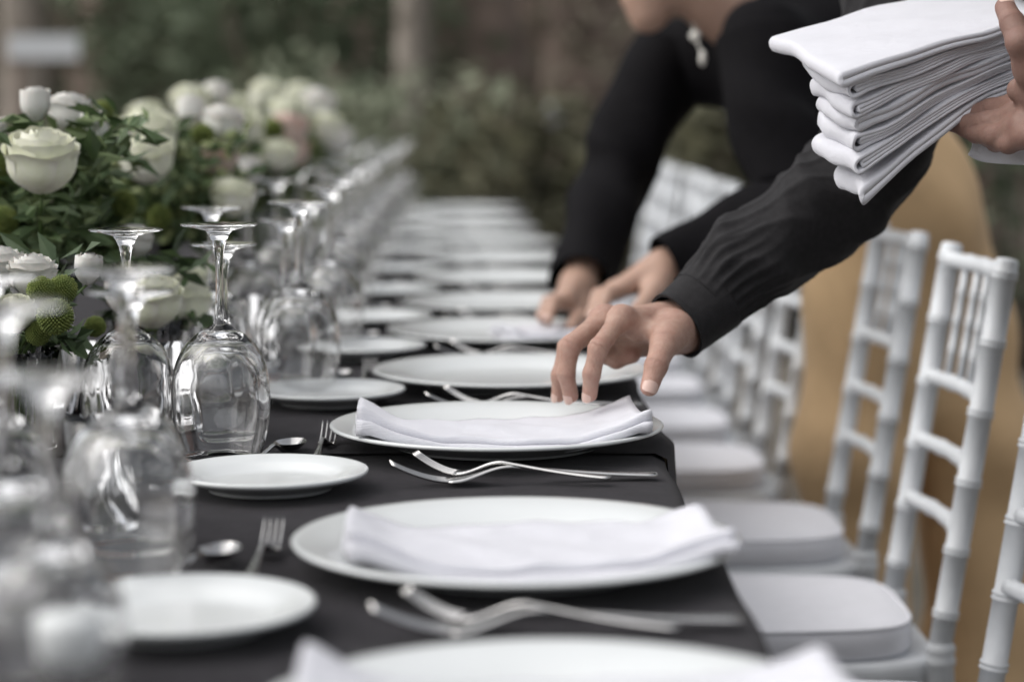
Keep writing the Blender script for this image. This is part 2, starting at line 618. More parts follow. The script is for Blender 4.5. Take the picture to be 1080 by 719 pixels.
# a pale board on two posts among the left trunks, a pale lantern beyond the table
p = at(46, 50, 12)
root = empty('sign_board', (p.x, p.y, 0))
MB().box(-0.19, 0.19, -0.012, 0.012, p.z - 0.065, p.z + 0.065).build('board', 'white_board', root, smooth=False)
for s in (-1, 1):
    MB().box(s * 0.15 - 0.02, s * 0.15 + 0.02, 0.013, 0.05, 0, p.z + 0.05).build('post', 'bark', root, smooth=False)
tag(root, 'blurred pale board standing among the dark trunks at left', 'board')
p = at(585, 119, 12)
root = empty('lantern', (p.x, p.y, 0))
MB().lathe([(0.02, p.z - .07), (0.05, p.z - .065), (0.055, p.z), (0.05, p.z + .06), (0.02, p.z + .075)], 16).build('shade', 'white_board', root)
MB().tube([(0, 0, 0), (0, 0, p.z - 0.07)], 0.015, 8).build('pole', 'bark', root)
tag(root, 'small pale lantern on a thin pole beyond the table end', 'lantern')

# ================================================================== TABLES AND CLOTHS
X_L = -1.02
spans = [(0.35, 2.20, 0.190), (2.16, 3.96, 0.206), (3.97, 5.77, 0.200), (5.78, 7.55, 0.175)]
for i, (y0, y1, xr) in enumerate(spans):
    t = empty('trestle_table', ((xr + X_L) / 2, (y0 + y1) / 2, 0))
    hx, hy = (xr - X_L) / 2 - 0.012, (y1 - y0) / 2 - (0.05 if i == 0 else 0.02)
    MB().box(-hx, hx, -hy, hy, TZ - 0.035, TZ - 0.006).build('tabletop', 'wood_table', t, smooth=False)
    for sx in (-1, 1):
        for sy in (-1, 1):
            MB().tube([(sx * (hx - .1), sy * (hy - .12), 0), (sx * (hx - .1), sy * (hy - .12), TZ - .036)], 0.016, 8).build('leg', 'steel', t)
    tag(t, f'wooden trestle table under the {ORD[i]} black cloth from the camera', 'table', 'tables set end to end')
    # the cloth: top sheet with soft waves, rounded edge and a hanging skirt
    V, F = [], []
    nx, ny = 100, 150
    yy = np.linspace(y0, y1, ny)
    prof = []
    drop = 0.62
    for u in np.linspace(-1, 1, nx):
        prof.append(u)
    cols = []
    # across: skirt left (8), top, skirt right (8)
    sk = np.linspace(1, 0, 12)[:-1]
    for q in sk: cols.append(('L', q))
    for u in np.linspace(0, 1, nx): cols.append(('T', u))
    for q in sk[::-1]: cols.append(('R', q))
    for j, y in enumerate(yy):
        xr = spans[i][2] - (0.015 * max(0, 1 - (y - y0) / 0.14) ** 2 if i == 1 else 0)
        wob = 0.003 * math.sin(y * 9 + i) + 0.002 * math.sin(y * 23)
        for kind, q in cols:
            if kind == 'T':
                x = X_L + (xr - X_L) * q
                e = min(q, 1 - q) * (xr - X_L)
                z = TZ + 0.0006 * math.sin(x * 31 + y * 5 + i) + 0.0005 * math.sin(y * 17 - x * 9)
                z += 0.0010 * math.sin(x * 13 + 4 * math.sin(y * 2.1 + i)) * math.sin(y * 8.3 + 3 * math.sin(x * 3)) + 0.0005 * math.sin(61 * x + 22 * y) * math.sin(37 * y - 11 * x)
                for cr in (0.30, 0.64):                 # pressed fold lines
                    z += 0.0014 * math.exp(-((q - cr) * (xr - X_L) / 0.011) ** 2)
                yf = (y - y0) / (y1 - y0)
                for cr in (0.27, 0.52, 0.77):
                    z += 0.0014 * math.exp(-((yf - cr) * (y1 - y0) / 0.011) ** 2)
                if e < 0.012:
                    z -= (0.012 - e) ** 2 / 0.024
                x += wob * (q > 0.9)
                if i == 1 and y < y0 + 0.16:          # the overlapping end of the second cloth
                    z += 0.0030 * (1 - ((y - y0) / 0.16) ** 2)
            else:
                z = TZ - 0.008 - drop * q
                f = 0.012 * q * (1 + math.sin(y * 21 + 1.3 * i) + 0.4 * math.sin(y * 47))
                x = (X_L - 0.004 - f) if kind == 'L' else (xr + 0.004 + wob + f * 0.6)
            V.append((x, y, z))
    nc = len(cols)
    for j in range(ny - 1):
        for c in range(nc - 1):
            F.append((j * nc + c, j * nc + c + 1, (j + 1) * nc + c + 1, (j + 1) * nc + c))
    o = link('tablecloth', mesh('tablecloth', V, F), 'table_linen')
    tag(o, f'black tablecloth, {ORD[i]} of the row from the camera', 'tablecloth', 'black tablecloths end to end')

# ================================================================== PLATES
PY = [1.14, 1.625, 2.20, 2.68, 3.17, 3.63, 4.16, 4.70, 5.26, 5.84, 6.42, 7.02]
PX = [0.045, 0.033, 0.025, 0.047, 0.05, 0.058, 0.060, 0.052, 0.038, 0.010, -0.005, -0.015]
PR = 0.167


def plate_profile(Rm, rim, foot):
    return [(0.0001, 0.006), (Rm * .50, 0.0062), (Rm * .64, 0.0075), (Rm * .72, 0.0115), (Rm * .80, rim * .78), (Rm * .97, rim * .985), (Rm * .988, rim), (Rm, rim - 0.0012),
            (Rm * .996, rim - 0.0032), (Rm * .975, rim - 0.0045), (Rm * .80, rim * .78 - 0.0055), (foot * 1.13, 0.0045), (foot * 1.03, 0.0022), (foot * 1.02, 0.0), (foot * .96, 0.0), (foot * .95, 0.0028), (0.0001, 0.003)]


def plate_mesh(name, Rm, rim, foot):
    b = MB()
    b.lathe(plate_profile(Rm, rim, foot), 96)
    me = mesh(name, b.V, b.F)
    me.materials.append(MATS['ceramic'])
    return me


me_dp = plate_mesh('dinner_plate', PR, 0.0225, PR * .60)
me_sp = plate_mesh('side_plate', 0.088, 0.018, 0.054)
extra = {0: 'rear rim at the bottom edge', 1: 'blurred, folded napkin across it', 2: 'sharp, under the reaching hand',
         3: 'empty, just behind the reaching fingers', 4: 'napkin being laid on it'}
for i in range(12):
    o = link('dinner_plate', me_dp, None, None, (PX[i], PY[i], TZ + (0.0050 if i == 2 else 0.0030)))
    o.rotation_euler = (0, 0, i * 1.1)
    tag(o, f'large white dinner plate, {ORD[i]} from the camera, {extra.get(i, "empty and blurred")}', 'plate', 'dinner plates along the table')
BY = [1.43, 1.96, 2.53, 3.00, 3.43, 3.93, 4.45, 5.03, 5.60, 6.18, 6.77]
BX = [-0.190, -0.180, -0.164, -0.150, -0.148, -0.140, -0.140, -0.145, -0.155, -0.17, -0.175]
for i in range(11):
    o = link('side_plate', me_sp, None, None, (BX[i], BY[i], TZ + 0.0030))
    tag(o, f'small white bread plate, {ORD[i]} from the camera, beside the glasses', 'plate', 'bread plates along the table')

# ================================================================== CUTLERY


def cutlery_mesh(name, L, kind):
    """lies along +x from the handle end (0) to the tip (L)"""
    b = MB()

    def zc(s):
        q = s / L
        if q < 0.55: return 0.004 + 0.010 * (q / 0.55) ** 1.6
        if q < 0.78: return 0.014 - 0.011 * (0.5 - 0.5 * math.cos((q - 0.55) / 0.23 * PI))
        return 0.003 + (0.017 if kind == 'fork' else 0.007) * ((q - 0.78) / 0.22) ** 1.7

    def strip(ss, yc, hw, th):
        V, F = [], []
        n = len(ss)
        for s_, y_, h_ in zip(ss, yc, hw):
            z = zc(s_) + 0.001
            V += [(s_, y_ - h_, z - th * .3), (s_, y_ - h_ * .55, z + th / 2), (s_, y_ + h_ * .55, z + th / 2), (s_, y_ + h_, z - th * .3), (s_, y_, z - th)]
        for i in range(n - 1):
            for k in range(5):
                k2 = (k + 1) % 5
                F.append((i * 5 + k, (i + 1) * 5 + k, (i + 1) * 5 + k2, i * 5 + k2))
        F.append((0, 1, 2, 3, 4)); F.append(tuple((n - 1) * 5 + k for k in range(5))[::-1])
        b.add(V, F)

    qs = np.linspace(0, 1, 40)
    if kind == 'fork':
        s_end = 0.79 * L
        ss = qs * s_end
        hw = []
        for s in ss:
            q = s / L
            if q < 0.02: h = 0.004 + 0.004 * q / 0.02
            elif q < 0.55: h = 0.0085 - 0.0058 * min(1, (q - 0.02) / 0.42)
            else: h = 0.0027 + 0.0095 * max(0, min(1, (q - 0.60) / 0.14)) ** 1.5
            hw.append(h * L / 0.2)
        strip(ss, [0] * 40, hw, 0.0024)
        W = 0.0118 * min(L / 0.2, 1.06)
        for k in range(4):
            y0 = (k - 1.5) * W * 2 / 4
            t = np.linspace(0.775, 1, 12) * L
            strip(t, [y0] * 12, [W * 0.165 * (1 - 0.55 * j / 11) for j in range(12)], 0.0020)
    elif kind == 'spoon':
        ss = qs * 0.76 * L
        hw = [0.0075 - 0.0048 * min(1, q / 0.55) if q < .97 else 0.004 for q in qs]
        strip(ss, [0] * 40, hw, 0.0024)
        # bowl
        V, F = [], []
        n, mm = 28, 8
        for i in range(mm + 1):
            r = i / mm
            for k in range(n):
                a = 2 * PI * k / n
                px = 0.87 * L + 0.135 * L * r * math.cos(a)
                py = 0.0155 * r * math.sin(a) * (1 - 0.12 * math.cos(a))
                V.append((px, py, 0.0025 + 0.0085 * r * r + 0.002 * (px / L - .87)))
        for i in range(mm):
            for k in range(n):
                k2 = (k + 1) % n
                F.append((i * n + k, (i + 1) * n + k, (i + 1) * n + k2, i * n + k2))
        b.add(V, F)
        b.add([(x, y, z - 0.0012) for x, y, z in V], [f[::-1] for f in F])
    me = mesh(name, b.V, b.F)
    me.materials.append(MATS['steel'])
    return me


me_fk = cutlery_mesh('dinner_fork', 0.245, 'fork')
me_fs = cutlery_mesh('salad_fork', 0.182, 'fork')
me_ds = cutlery_mesh('dessert_fork', 0.165, 'fork')
me_sn = cutlery_mesh('dessert_spoon', 0.165, 'spoon')


def lay(me, name, tip, end, dz, label, cat, group, tilt=0.0):
    o = link(name, me, None)
    d = Vector((tip[0] - end[0], tip[1] - end[1]))
    o.location = (end[0], end[1], TZ + 0.0022 + dz)
    o.rotation_euler = (tilt, 0, math.atan2(d.y, d.x))
    tag(o, label, cat, group)
    return o


for i in range(1, 11):
    x, y = PX[i], PY[i]
    w_ = ORD[i]
    lay(me_fk, 'dinner_fork', (x - .098, y - .222), (x + .145, y - .192), 0, f'steel dinner fork with the longer handle, left of the {w_} dinner plate', 'fork', 'dinner forks')
    lay(me_fs, 'salad_fork', (x - .076, y - .186), (x + .100, y - .230), 0.0035, f'shorter steel fork crossing the dinner fork by the {w_} dinner plate', 'fork', 'salad forks')
for i in range(0, 7):
    y = BY[i]
    j = min(i + 1, 11)
    lay(me_ds, 'dessert_fork', (BX[i] + .036, y + .282), (BX[i] + .030, y + .115), 0, f'dessert fork with tines showing past the {ORD[i]} bread plate', 'fork', 'dessert forks')
    lay(me_sn, 'dessert_spoon', (BX[i] + .006, y + .232), (BX[i] - .035, y + .075), 0, f'dessert spoon lying just behind the {ORD[i]} bread plate', 'spoon', 'dessert spoons')

# ================================================================== GLASSES (standing upside down on their rims)


def glass_mesh(name, H, Rb, Rrim, Rf, n=64):
    st = H * 0.555           # bowl height
    t = 0.0011
    out = []
    for q in np.linspace(0, 1, 22):
        z = st * q
        if q < 0.42:
            r = Rrim + (Rb - Rrim) * math.sin(q / 0.42 * PI / 2)
        else:
            a = (q - 0.42) / 0.58
            r = Rb * math.sqrt(max(0, 1 - (a * 0.985) ** 2.25)) + 0.004 * a
        out.append((r, z))
    inner = [(max(r - t - 0.0012 * max(0, (z / st - .75)) , 0.0002), z * 0.972 if z > st * .5 else z) for r, z in out]
    inner[-1] = (0.0002, st * 0.963)
    stem = []
    zf = H - 0.010
    for q in np.linspace(0.06, 1, 16):
        z = st + (zf - st) * q
        r = 0.0036 + 0.0045 * (1 - q) ** 6 + 0.0065 * q ** 9
        stem.append((r, z))
    foot = [(Rf * .35, H - 0.0065), (Rf * .7, H - 0.0032), (Rf * .97, H - 0.0018), (Rf, H - 0.0010), (Rf * .985, H), (Rf * .5, H - 0.0006), (Rf * .2, H - 0.0012), (0.0002, H - 0.0016)]
    prof = inner[::-1] + [(Rrim - t * .5, -0.0005)] + out[:-1] + stem + foot
    b = MB()
    b.lathe([(r, z + 0.0005) for r, z in prof], n)
    ni = len(inner)
    V_ = []
    for idx_, v in enumerate(b.V):
        ring = idx_ // n
        x_, y_, z_ = v
        a_ = math.atan2(y_, x_)
        q = z_ / H
        k_ = 1.0
        if ring < ni:      # hand-blown inner wall: faint optic ribs and ripples
            k_ += 0.0045 * math.sin(9 * a_ + 3 * q) * math.sin(PI * min(1, max(0, q / .5))) + 0.004 * math.sin(5 * a_ - 40 * q) * min(1, q * 2.5) ** 2 + 0.003 * math.sin(14 * a_ + 60 * q) * min(1, q * 2.2) ** 3
        elif z_ > st and z_ < zf:
            k_ += 0.03 * math.cos(6 * a_)
        V_.append((x_ * k_, y_ * k_, z_))
    me = mesh(name, V_, b.F)
    me.materials.append(MATS['glass'])
    return me


me_g = [glass_mesh('wine_glass', 0.228, 0.0475, 0.0365, 0.0375), glass_mesh('wine_glass', 0.200, 0.041, 0.032, 0.0345), glass_mesh('wine_glass', 0.222, 0.046, 0.035, 0.036)]
kinds = ['large upturned wine glass beside the bread plates', 'smaller upturned wine glass behind the large one', 'upturned wine glass on the flower side']
for i in range(0, 12):
    y = PY[i]
    xs = -0.016 * min(i, 6) / 6 + 0.02 * (min(i, 4) / 4)
    for k, (gx, gy) in enumerate(((-0.246, -0.075), (-0.258, 0.07), (-0.338, -0.055))):
        if i == 0 and k == 2: continue
        jx, jy = random.uniform(-.006, .006), random.uniform(-.01, .01)
        if i == 2: jx = jy = 0
        if i >= 3: gx += 0.035 if k == 0 else 0.02
        if i == 0: gx, gy = ((-0.268, 0.14), (-0.226, 0.03))[k]
        o = link('wine_glass', me_g[k], None, None, (gx + xs + jx, y + gy + jy, TZ + 0.002))
        tag(o, f'{kinds[k]}, by the {ORD[i]} dinner plate', 'glass', 'upturned wine glasses')

# ---- salt and pepper shakers, bottom left
for px, py, d, mm, lab in ((73, 651, 1.08, 'salt', 'blurred flat-topped shaker in the bottom left corner'),):
    p = at(px, py, d)
    h = p.z - TZ
    root = empty('shaker', (p.x, p.y, TZ + 0.003))
    MB().lathe([(0.0002, 0.0), (0.017, 0.0), (0.018, 0.004), (0.0165, h * .5), (0.0145, h - 0.022), (0.013, h - 0.020), (0.013, h - .03), (0.015, 0.006), (0.0002, 0.006)], 24).build('glass_body', 'glass', root)
    MB().lathe([(0.0150, h - 0.024), (0.0166, h - .023), (0.0172, h - 0.004), (0.0160, h - .001), (0.0002, h)], 28).build('cap', 'ceramic', root)
    MB().lathe([(0.0002, 0.0065), (0.0145, 0.0065), (0.0138, h * .45), (0.0002, h * .45)], 20).build('filling', mm, root)
    tag(root, lab, 'shaker')

# ---- votive candles
for i, (px, py, d) in enumerate(((186, 352, 2.34), (268, 345, 2.92), (96, 385, 2.35), (345, 250, 4.4), (210, 300, 3.4), (110, 560, 1.80))):
    p = at(px, py, d)
    root = empty('votive_candle', (p.x, p.y, TZ + 0.002))
    MB().lathe([(0.0002, 0), (0.026, 0), (0.029, 0.003), (0.031, 0.09), (0.0295, 0.09), (0.0272, 0.008), (0.0002, 0.008)], 28).build('glass_cup', 'glass', root)
    MB().lathe([(0.0002, 0.0085), (0.0235, 0.0085), (0.0238, 0.060), (0.020, 0.0615), (0.0002, 0.060)], 24).build('candle', 'wax_peach', root)
    MB().tube([(0, 0, 0.059), (0.001, 0, 0.07)], 0.0008, 5).build('wick', 'hair', root)
    tag(root, ['peach candle in a clear cup left of the sharp large glass', 'peach candle in a clear cup behind the sharp large glass', 'peach candle cup half hidden behind the near glasses', 'peach candle cup far along the row of glasses',
               'peach candle cup below the second white rose', 'peach candle cup seen through the nearest large glass'][i], 'candle', 'votive candles')

# ================================================================== NAPKINS


def fold_section(L, T, nest, gap=0.0003, bulge=0.35, bl=0.018, z0=0.0, back=0.0, seed=0):
    """nested U folds seen in section: fold at 0, open edges at L; returns closed ribbon outlines (a, z)"""
    t = T / (2 * nest) - gap
    out = []
    for j in range(nest):
        h = T / 2 - (t + gap) * (j + .5)
        xc = T * 0.55 + back + j * 0.0045
        e = L - 0.002 * ((j * 5 + seed) % 3)
        cl = [(x, h) for x in np.linspace(e, xc, 16)]
        cl += [(xc - math.sin(a) * max(h, .0009) * 1.15, math.cos(a) * h) for a in np.linspace(0, PI, 11)[1:-1]]
        cl += [(x, -h) for x in np.linspace(xc, e - 0.003, 16)]
        cl = np.array(cl)
        g_ = 1 + bulge * np.exp(-((cl[:, 0] - back) / bl) ** 2)
        Tn_ = np.gradient(cl, axis=0); Tn_ /= np.linalg.norm(Tn_, axis=1)[:, None] + 1e-9
        N_ = np.stack([-Tn_[:, 1], Tn_[:, 0]], 1)
        up, dn = cl + N_ * t / 2, cl - N_ * t / 2
        up[:, 1] *= g_; dn[:, 1] *= g_
        o = np.concatenate([up, dn[::-1]])
        o[:, 1] += T / 2 + z0
        out.append((o, len(cl)))
    return out


def swept(name, secs, warp, nseg=44):
    """sweep the ribbon outlines along s in 0..1 through warp(a, z, s)"""
    b = MB()
    for sec, m in secs:
        V, F = [], []
        n = len(sec)
        for i in range(nseg + 1):
            u = i / nseg
            V += [warp(a_, z_, u) for a_, z_ in sec]
        for i in range(nseg):
            for k in range(n):
                k2 = (k + 1) % n
                F.append((i * n + k, i * n + k2, (i + 1) * n + k2, (i + 1) * n + k))
        for e in (0, nseg):
            for k in range(m - 1):
                q = (e * n + k, e * n + k + 1, e * n + (n - 2 - k), e * n + (n - 1 - k))
                F.append(q if e else q[::-1])
        b.add(V, F)
    return mesh(name, b.V, b.F)


def ridge_(x):
    return (1 - abs(math.sin(x))) ** 3


def plate_napkin(cx, cy, L, W, rot, lab, seed, bow=0.010, T=0.0085, curl=0.0, flare=0.0):
    secs = fold_section(W, T, 2, seed=1) + fold_section(W * .97, T, 2, z0=T * 1.02, back=0.011, seed=2)

    def warp(y, z, u):
        c = 2 * u - 1
        x = c * L / 2
        q = z / (2 * T)
        yy = y - W / 2
        rad = math.hypot(x, yy - .01) / PR
        re_ = rad if yy < 0.01 else abs(x) / PR * .45 + rad * .55
        zz = 0.0078 + (0.0172 * min(1, max(0, (re_ - .62) / .31)) ** 1.25) - 0.006 * q * max(0, y / W - .3) * abs(c)
        zz += z * (1 + 0.12 * math.sin(3.1 * u + seed) + 0.30 * math.exp(-((u - 0.0) / 0.10) ** 2) * (q > .5))
        zz += 0.0022 * q * math.sin(6 * u + 9 * y / W + seed) + 0.0012 * q * ridge_(9 * u - 3 * y / W + seed) + 0.0008 * q * math.sin(31 * u + 13 * y / W + 2 * seed)
        zz += curl * 0.006 * math.exp(-((1 - u) / 0.20) ** 2) * q * (0.4 + y / W)
        zz += flare * 0.004 * math.exp(-(u / 0.13) ** 2) * q
        zz -= 0.0015 * (1 - c * c) * q
        yo = -bow * (1 - c * c) + 0.0025 * math.sin(7 * u + seed) + 0.002 * math.sin(17 * u + 2 * seed) * q
        xx = x * (1 - 0.03 * q * (y / W)) + 0.002 * math.sin(40 * z + 5 * y / W + seed)
        return (xx, yy + yo, zz)

    o = link('napkin', swept('napkin', secs, warp), 'napkin_linen', None, (cx, cy, TZ + (0.0062 if curl == 1.0 else 0.0042)))
    o.rotation_euler = (0, 0, rot)
    tag(o, lab, 'napkin', 'folded napkins on the plates')
    return o


plate_napkin(PX[0] + .012, PY[0] + .0, 0.30, 0.18, R(3), 'white folded napkin on the nearest plate, at the bottom edge', 1.0, T=.0072)
plate_napkin(PX[1] + .012, PY[1] - .016, 0.276, 0.172, R(4), 'white folded napkin across the second, blurred plate', 2.2, 0.006, 0.0072, 0.5)
plate_napkin(PX[2] + .003, PY[2] - .022, 0.284, 0.162, R(2.0), 'white folded napkin in sharp focus under the fingers', 0.4, 0.008, 0.0066, 1.0, 0.8)
plate_napkin(PX[4] + .075, PY[4] - .01, 0.17, 0.14, R(18), 'white napkin being set down on the fifth plate by the far hand', 3.3, 0.0, 0.008, 0.8)

# ================================================================== CHAIRS


def turned(b, p0, p1, r, rings, n=16, cap=True):
    """a straight turned bar from p0 to p1 with bamboo rings at the fractions given"""
    p0, p1 = Vector(p0), Vector(p1)
    L = (p1 - p0).length
    prof = [(0.0003, -0.004), (r * .8, -0.003), (r, 0.001)] if cap else [(r, 0)]
    for q, s in sorted(rings):
        z = q * L
        prof += [(r, z - 0.0095 * s), (r * 1.13, z - 0.0075 * s), (r * 1.16, z - 0.004 * s), (r * 1.05, z - 0.0006), (r * 1.05, z + 0.0006), (r * 1.16, z + 0.004 * s), (r * 1.13, z + 0.0075 * s), (r, z + 0.0095 * s)]
    prof += [(r, L - 0.001), (r * .8, L + 0.003), (0.0003, L + 0.004)] if cap else [(r, L)]
    pr = []
    for a in prof:
        if pr and a[1] < pr[-1][1]: a = (a[0], pr[-1][1] + 1e-5)
        pr.append(a)
    b.lathe(pr, n, p0, p1 - p0)


def make_chair():
    """faces -x ; origin on the floor under the middle of the seat back line"""
    root = empty('ballroom_chair')
    HW = 0.151
    ZS = 0.425

    def bx(z):     # the raked back line
        return -0.062 + (z - 0.445) * (0.0705 / 0.468) if z > 0.445 else -0.062 + (0.445 - z) * 0.05

    for s in (-1, 1):
        b = MB()
        zs = [0.893, 0.812, 0.728, 0.644, 0.561, 0.484]
        p0, p1 = Vector((bx(0.445), s * HW, 0.445)), Vector((bx(0.909), s * HW, 0.909))
        turned(b, p0, p1, 0.0142, [((z - 0.445) / 0.464, 0.58) for z in zs], 18)
        turned(b, (bx(0), s * HW, 0.004), (bx(.446), s * HW, 0.447), 0.0155, [(0.22, 1), (0.5, 1), (0.97, 1.5)], 18)
        b.build('back_post', 'chair_paint', root)
        b = MB()
        turned(b, (-0.37, s * (HW + .02), 0.004), (-0.375, s * (HW + .02), ZS - 0.02), 0.0155, [(0.25, 1), (0.55, 1), (0.94, 1.2)], 14)
        b.build('front_leg', 'chair_paint', root)

    def rail(z, r, n_r, name):
        b = MB()
        pts, rr = [], []
        for q in np.linspace(0, 1, 41):
            y = (q * 2 - 1) * (HW - 0.010)
            pts.append((bx(z) + 0.018 * (1 - (2 * q - 1) ** 2), y, z))
            k = (q * n_r) % 1.0
            rr.append(r * (1.0 + 0.16 * math.exp(-((min(k, 1 - k)) / 0.09) ** 2)))
        b.tube(pts, rr, 12)
        return b.build(name, 'chair_paint', root)

    rail(0.890, 0.0105, 5, 'top_rail')
    for z in (0.736, 0.652, 0.573): rail(z, 0.0098, 4, 'back_rail')
    for k in range(5):
        y = (k - 2) * 0.047
        c = 1 - (y / HW) ** 2
        b = MB()
        turned(b, (bx(.742) + 0.018 * c, y, 0.742), (bx(.884) + 0.018 * c, y, 0.884), 0.0056, [(0.25, .55), (0.52, .55), (0.78, .55)], 10, False)
        b.build('spindle', 'chair_paint', root)
    # seat frame and cushion, wider at the front
    def slab(z0, z1, x0, x1, wf, wb, puff, name, m, rad=0.05, seam=False):
        V, F = [], []
        n = 56
        rings = [(0.0, z0), (0.965, z0), (1.0, z0 + (z1 - z0) * .18), (1.0, z0 + (z1 - z0) * .75), (0.985, z1 - (z1 - z0) * .07), (0.955, z1), (0.8, z1 + puff * .55), (0.5, z1 + puff * .9), (0.0, z1 + puff)]
        for (sc, z) in rings:
            for k in range(n):
                a = 2 * PI * k / n
                ex = 4.2
                cx_, sy_ = math.cos(a), math.sin(a)
                ux = math.copysign(abs(cx_) ** (2 / ex), cx_); uy = math.copysign(abs(sy_) ** (2 / ex), sy_)
                xx = (x0 + x1) / 2 + ux * (x1 - x0) / 2 * sc
                fr = (xx - x0) / (x1 - x0)
                V.append((xx, uy * (wf + (wb - wf) * fr) * sc, z))
        for i in range(len(rings) - 1):
            for k in range(n):
                k2 = (k + 1) % n
                F.append((i * n + k, i * n + k2, (i + 1) * n + k2, (i + 1) * n + k))
        return link(name, mesh(name, V, F), m, root)
    slab(ZS - 0.038, ZS, -0.395, -0.05, 0.182, 0.160, 0.0, 'seat', 'chair_paint')
    cu = slab(ZS + 0.001, ZS + 0.041, -0.385, -0.080, 0.178, 0.150, 0.007, 'cushion', 'cushion_cloth')
    b = MB()
    pts = []
    for k in range(57):
        a = 2 * PI * k / 56
        cx_, sy_ = math.cos(a), math.sin(a)
        ux = math.copysign(abs(cx_) ** (2 / 4.2), cx_); uy = math.copysign(abs(sy_) ** (2 / 4.2), sy_)
        xx = -0.2325 + ux * 0.1525 * 0.985
        fr = (xx + 0.385) / 0.305
        pts.append((xx, uy * (0.178 - 0.028 * fr) * 0.985, ZS + 0.0395))
    b.tube(pts, 0.0022, 6, False)
    b.build('piping', 'cushion_cloth', cu)
    b = MB()
    for z in (0.14, 0.25):
        turned(b, (-0.372, HW + .02, z), (bx(z), HW, z), 0.0085, [(0.3, .7), (0.7, .7)], 10, False)
        turned(b, (-0.372, -HW - .02, z), (bx(z), -HW, z), 0.0085, [(0.3, .7), (0.7, .7)], 10, False)
    turned(b, (-0.372, HW + .02, 0.21), (-0.372, -HW - .02, 0.21), 0.0085, [(0.3, .7), (0.7, .7)], 10, False)
    b.build('stretcher', 'chair_paint', root)
    return root


chair0 = make_chair()
# (x of the post line at the top, y, rotation, label)
chairs = [
    (0.627, 2.215, 0, 'pale painted ballroom chair whose post cuts the right edge at the bottom'),
    (0.627, 2.765, 0, 'pale ballroom chair in focus with all its turned spindles showing, at right'),
    (0.635, 3.32, 0, 'pale ballroom chair directly behind the focused one, overlapping the tan trousers'),
    (0.598, 3.935, 0, 'pale ballroom chair tucked in left of the tan trousers'),
    (0.595, 4.45, 0, 'white cushioned chair, fifth along the row'),
    (0.60, 5.00, 0, 'blurred white chair below the black sleeves, sixth along the row'),
    (0.60, 5.55, 0, 'blurred white chair, seventh along the row'),
    (0.61, 6.10, 0, 'blurred white chair back under the bent waiter, eighth along the row'),
    (0.60, 6.65, 0, 'blurred white chair back, ninth along the row'),
    (0.60, 7.20, 0, 'farthest blurred white chair of the row'),
]
for i, (x, y, rz, lab) in enumerate(chairs):
    o = chair0 if i == 0 else copy_tree(chair0)
    o.location = (x, y, 0)
    o.rotation_euler = (0, 0, R(rz))
    tag(o, lab, 'chair', 'ballroom chairs along the table')

# ================================================================== FLOWERS


def petal_mesh(name, Rr, H, half, lip, m, base=0.25, seed=0, ru=9, rv=9, tip=0.0):
    """a cupped petal: u across, v from base to lip, on a goblet of radius Rr and height H"""
    r = np.random.default_rng(seed)
    ph = r.uniform(0, 6, 4)
    V, F = [], []
    for j in range(rv):
        v = j / (rv - 1)
        for i in range(ru):
            u = 2 * i / (ru - 1) - 1
            wv = half * (0.45 + 0.55 * math.sin(min(1, v * 1.25) * PI / 2))
            edge = 1 - 0.16 * abs(u) ** 2.5 + tip * (1 - abs(u)) ** 2
            vv = v * edge
            rad = Rr * (base + (1 - base) * math.sin(min(1.0, vv * 1.75) * PI / 2) ** 0.8)
            z = H * vv
            if v > 0.62:
                q = (v - 0.62) / 0.38
                rad += lip * q ** 2.2 * (1 - 0.4 * abs(u))
                z -= lip * 0.55 * q ** 4
            rad += 0.0010 * math.sin(5 * u + ph[0]) * v + 0.0007 * math.sin(11 * u + ph[1]) * v * v + 0.0018 * u * math.sin(ph[3])
            z += 0.0012 * math.sin(6 * u + ph[2]) * v
            a = u * wv
            V.append((rad * math.cos(a), rad * math.sin(a), z))
    for j in range(rv - 1):
        for i in range(ru - 1):
            F.append((j * ru + i, j * ru + i + 1, (j + 1) * ru + i + 1, (j + 1) * ru + i))
    me = mesh(name, V, F)
    me.materials.append(MATS[m])
    return me


LAYERS = [(0.010, 0.066, 1.6, -0.007, 3), (0.017, 0.067, 1.4, -0.007, 3), (0.0235, 0.066, 1.25, -0.005, 4), (0.0295, 0.0645, 1.15, -0.001, 4), (0.034, 0.062, 1.05, 0.003, 5), (0.0365, 0.054, 0.95, 0.0065, 5)]
PETALS = {}
for mname in ('rose_white', 'lilac_white', 'blush'):
    PETALS[mname] = [[petal_mesh('petal', a, h, hw, lip, mname, seed=k * 3 + s) for s in range(2)] for k, (a, h, hw, lip, n) in enumerate(LAYERS)]


def rose_parts():
    for k, (a, h, hw, lip, n) in enumerate(LAYERS):
        for q in range(n):
            yield k, q, 2 * PI * q / n + k * 0.7, 0.0


def joined_rose(mname):
    b = MB()
    for k, q, ang, _ in rose_parts():
        me = PETALS[mname][k][q % 2]
        M = Matrix.Rotation(ang, 3, 'Z')
        b.add([M @ v.co for v in me.vertices], [tuple(p.vertices) for p in me.polygons])
    me = mesh('rose', b.V, b.F)
    me.materials.append(MATS[mname])
    return me


ROSE = {k: joined_rose(k) for k in PETALS}
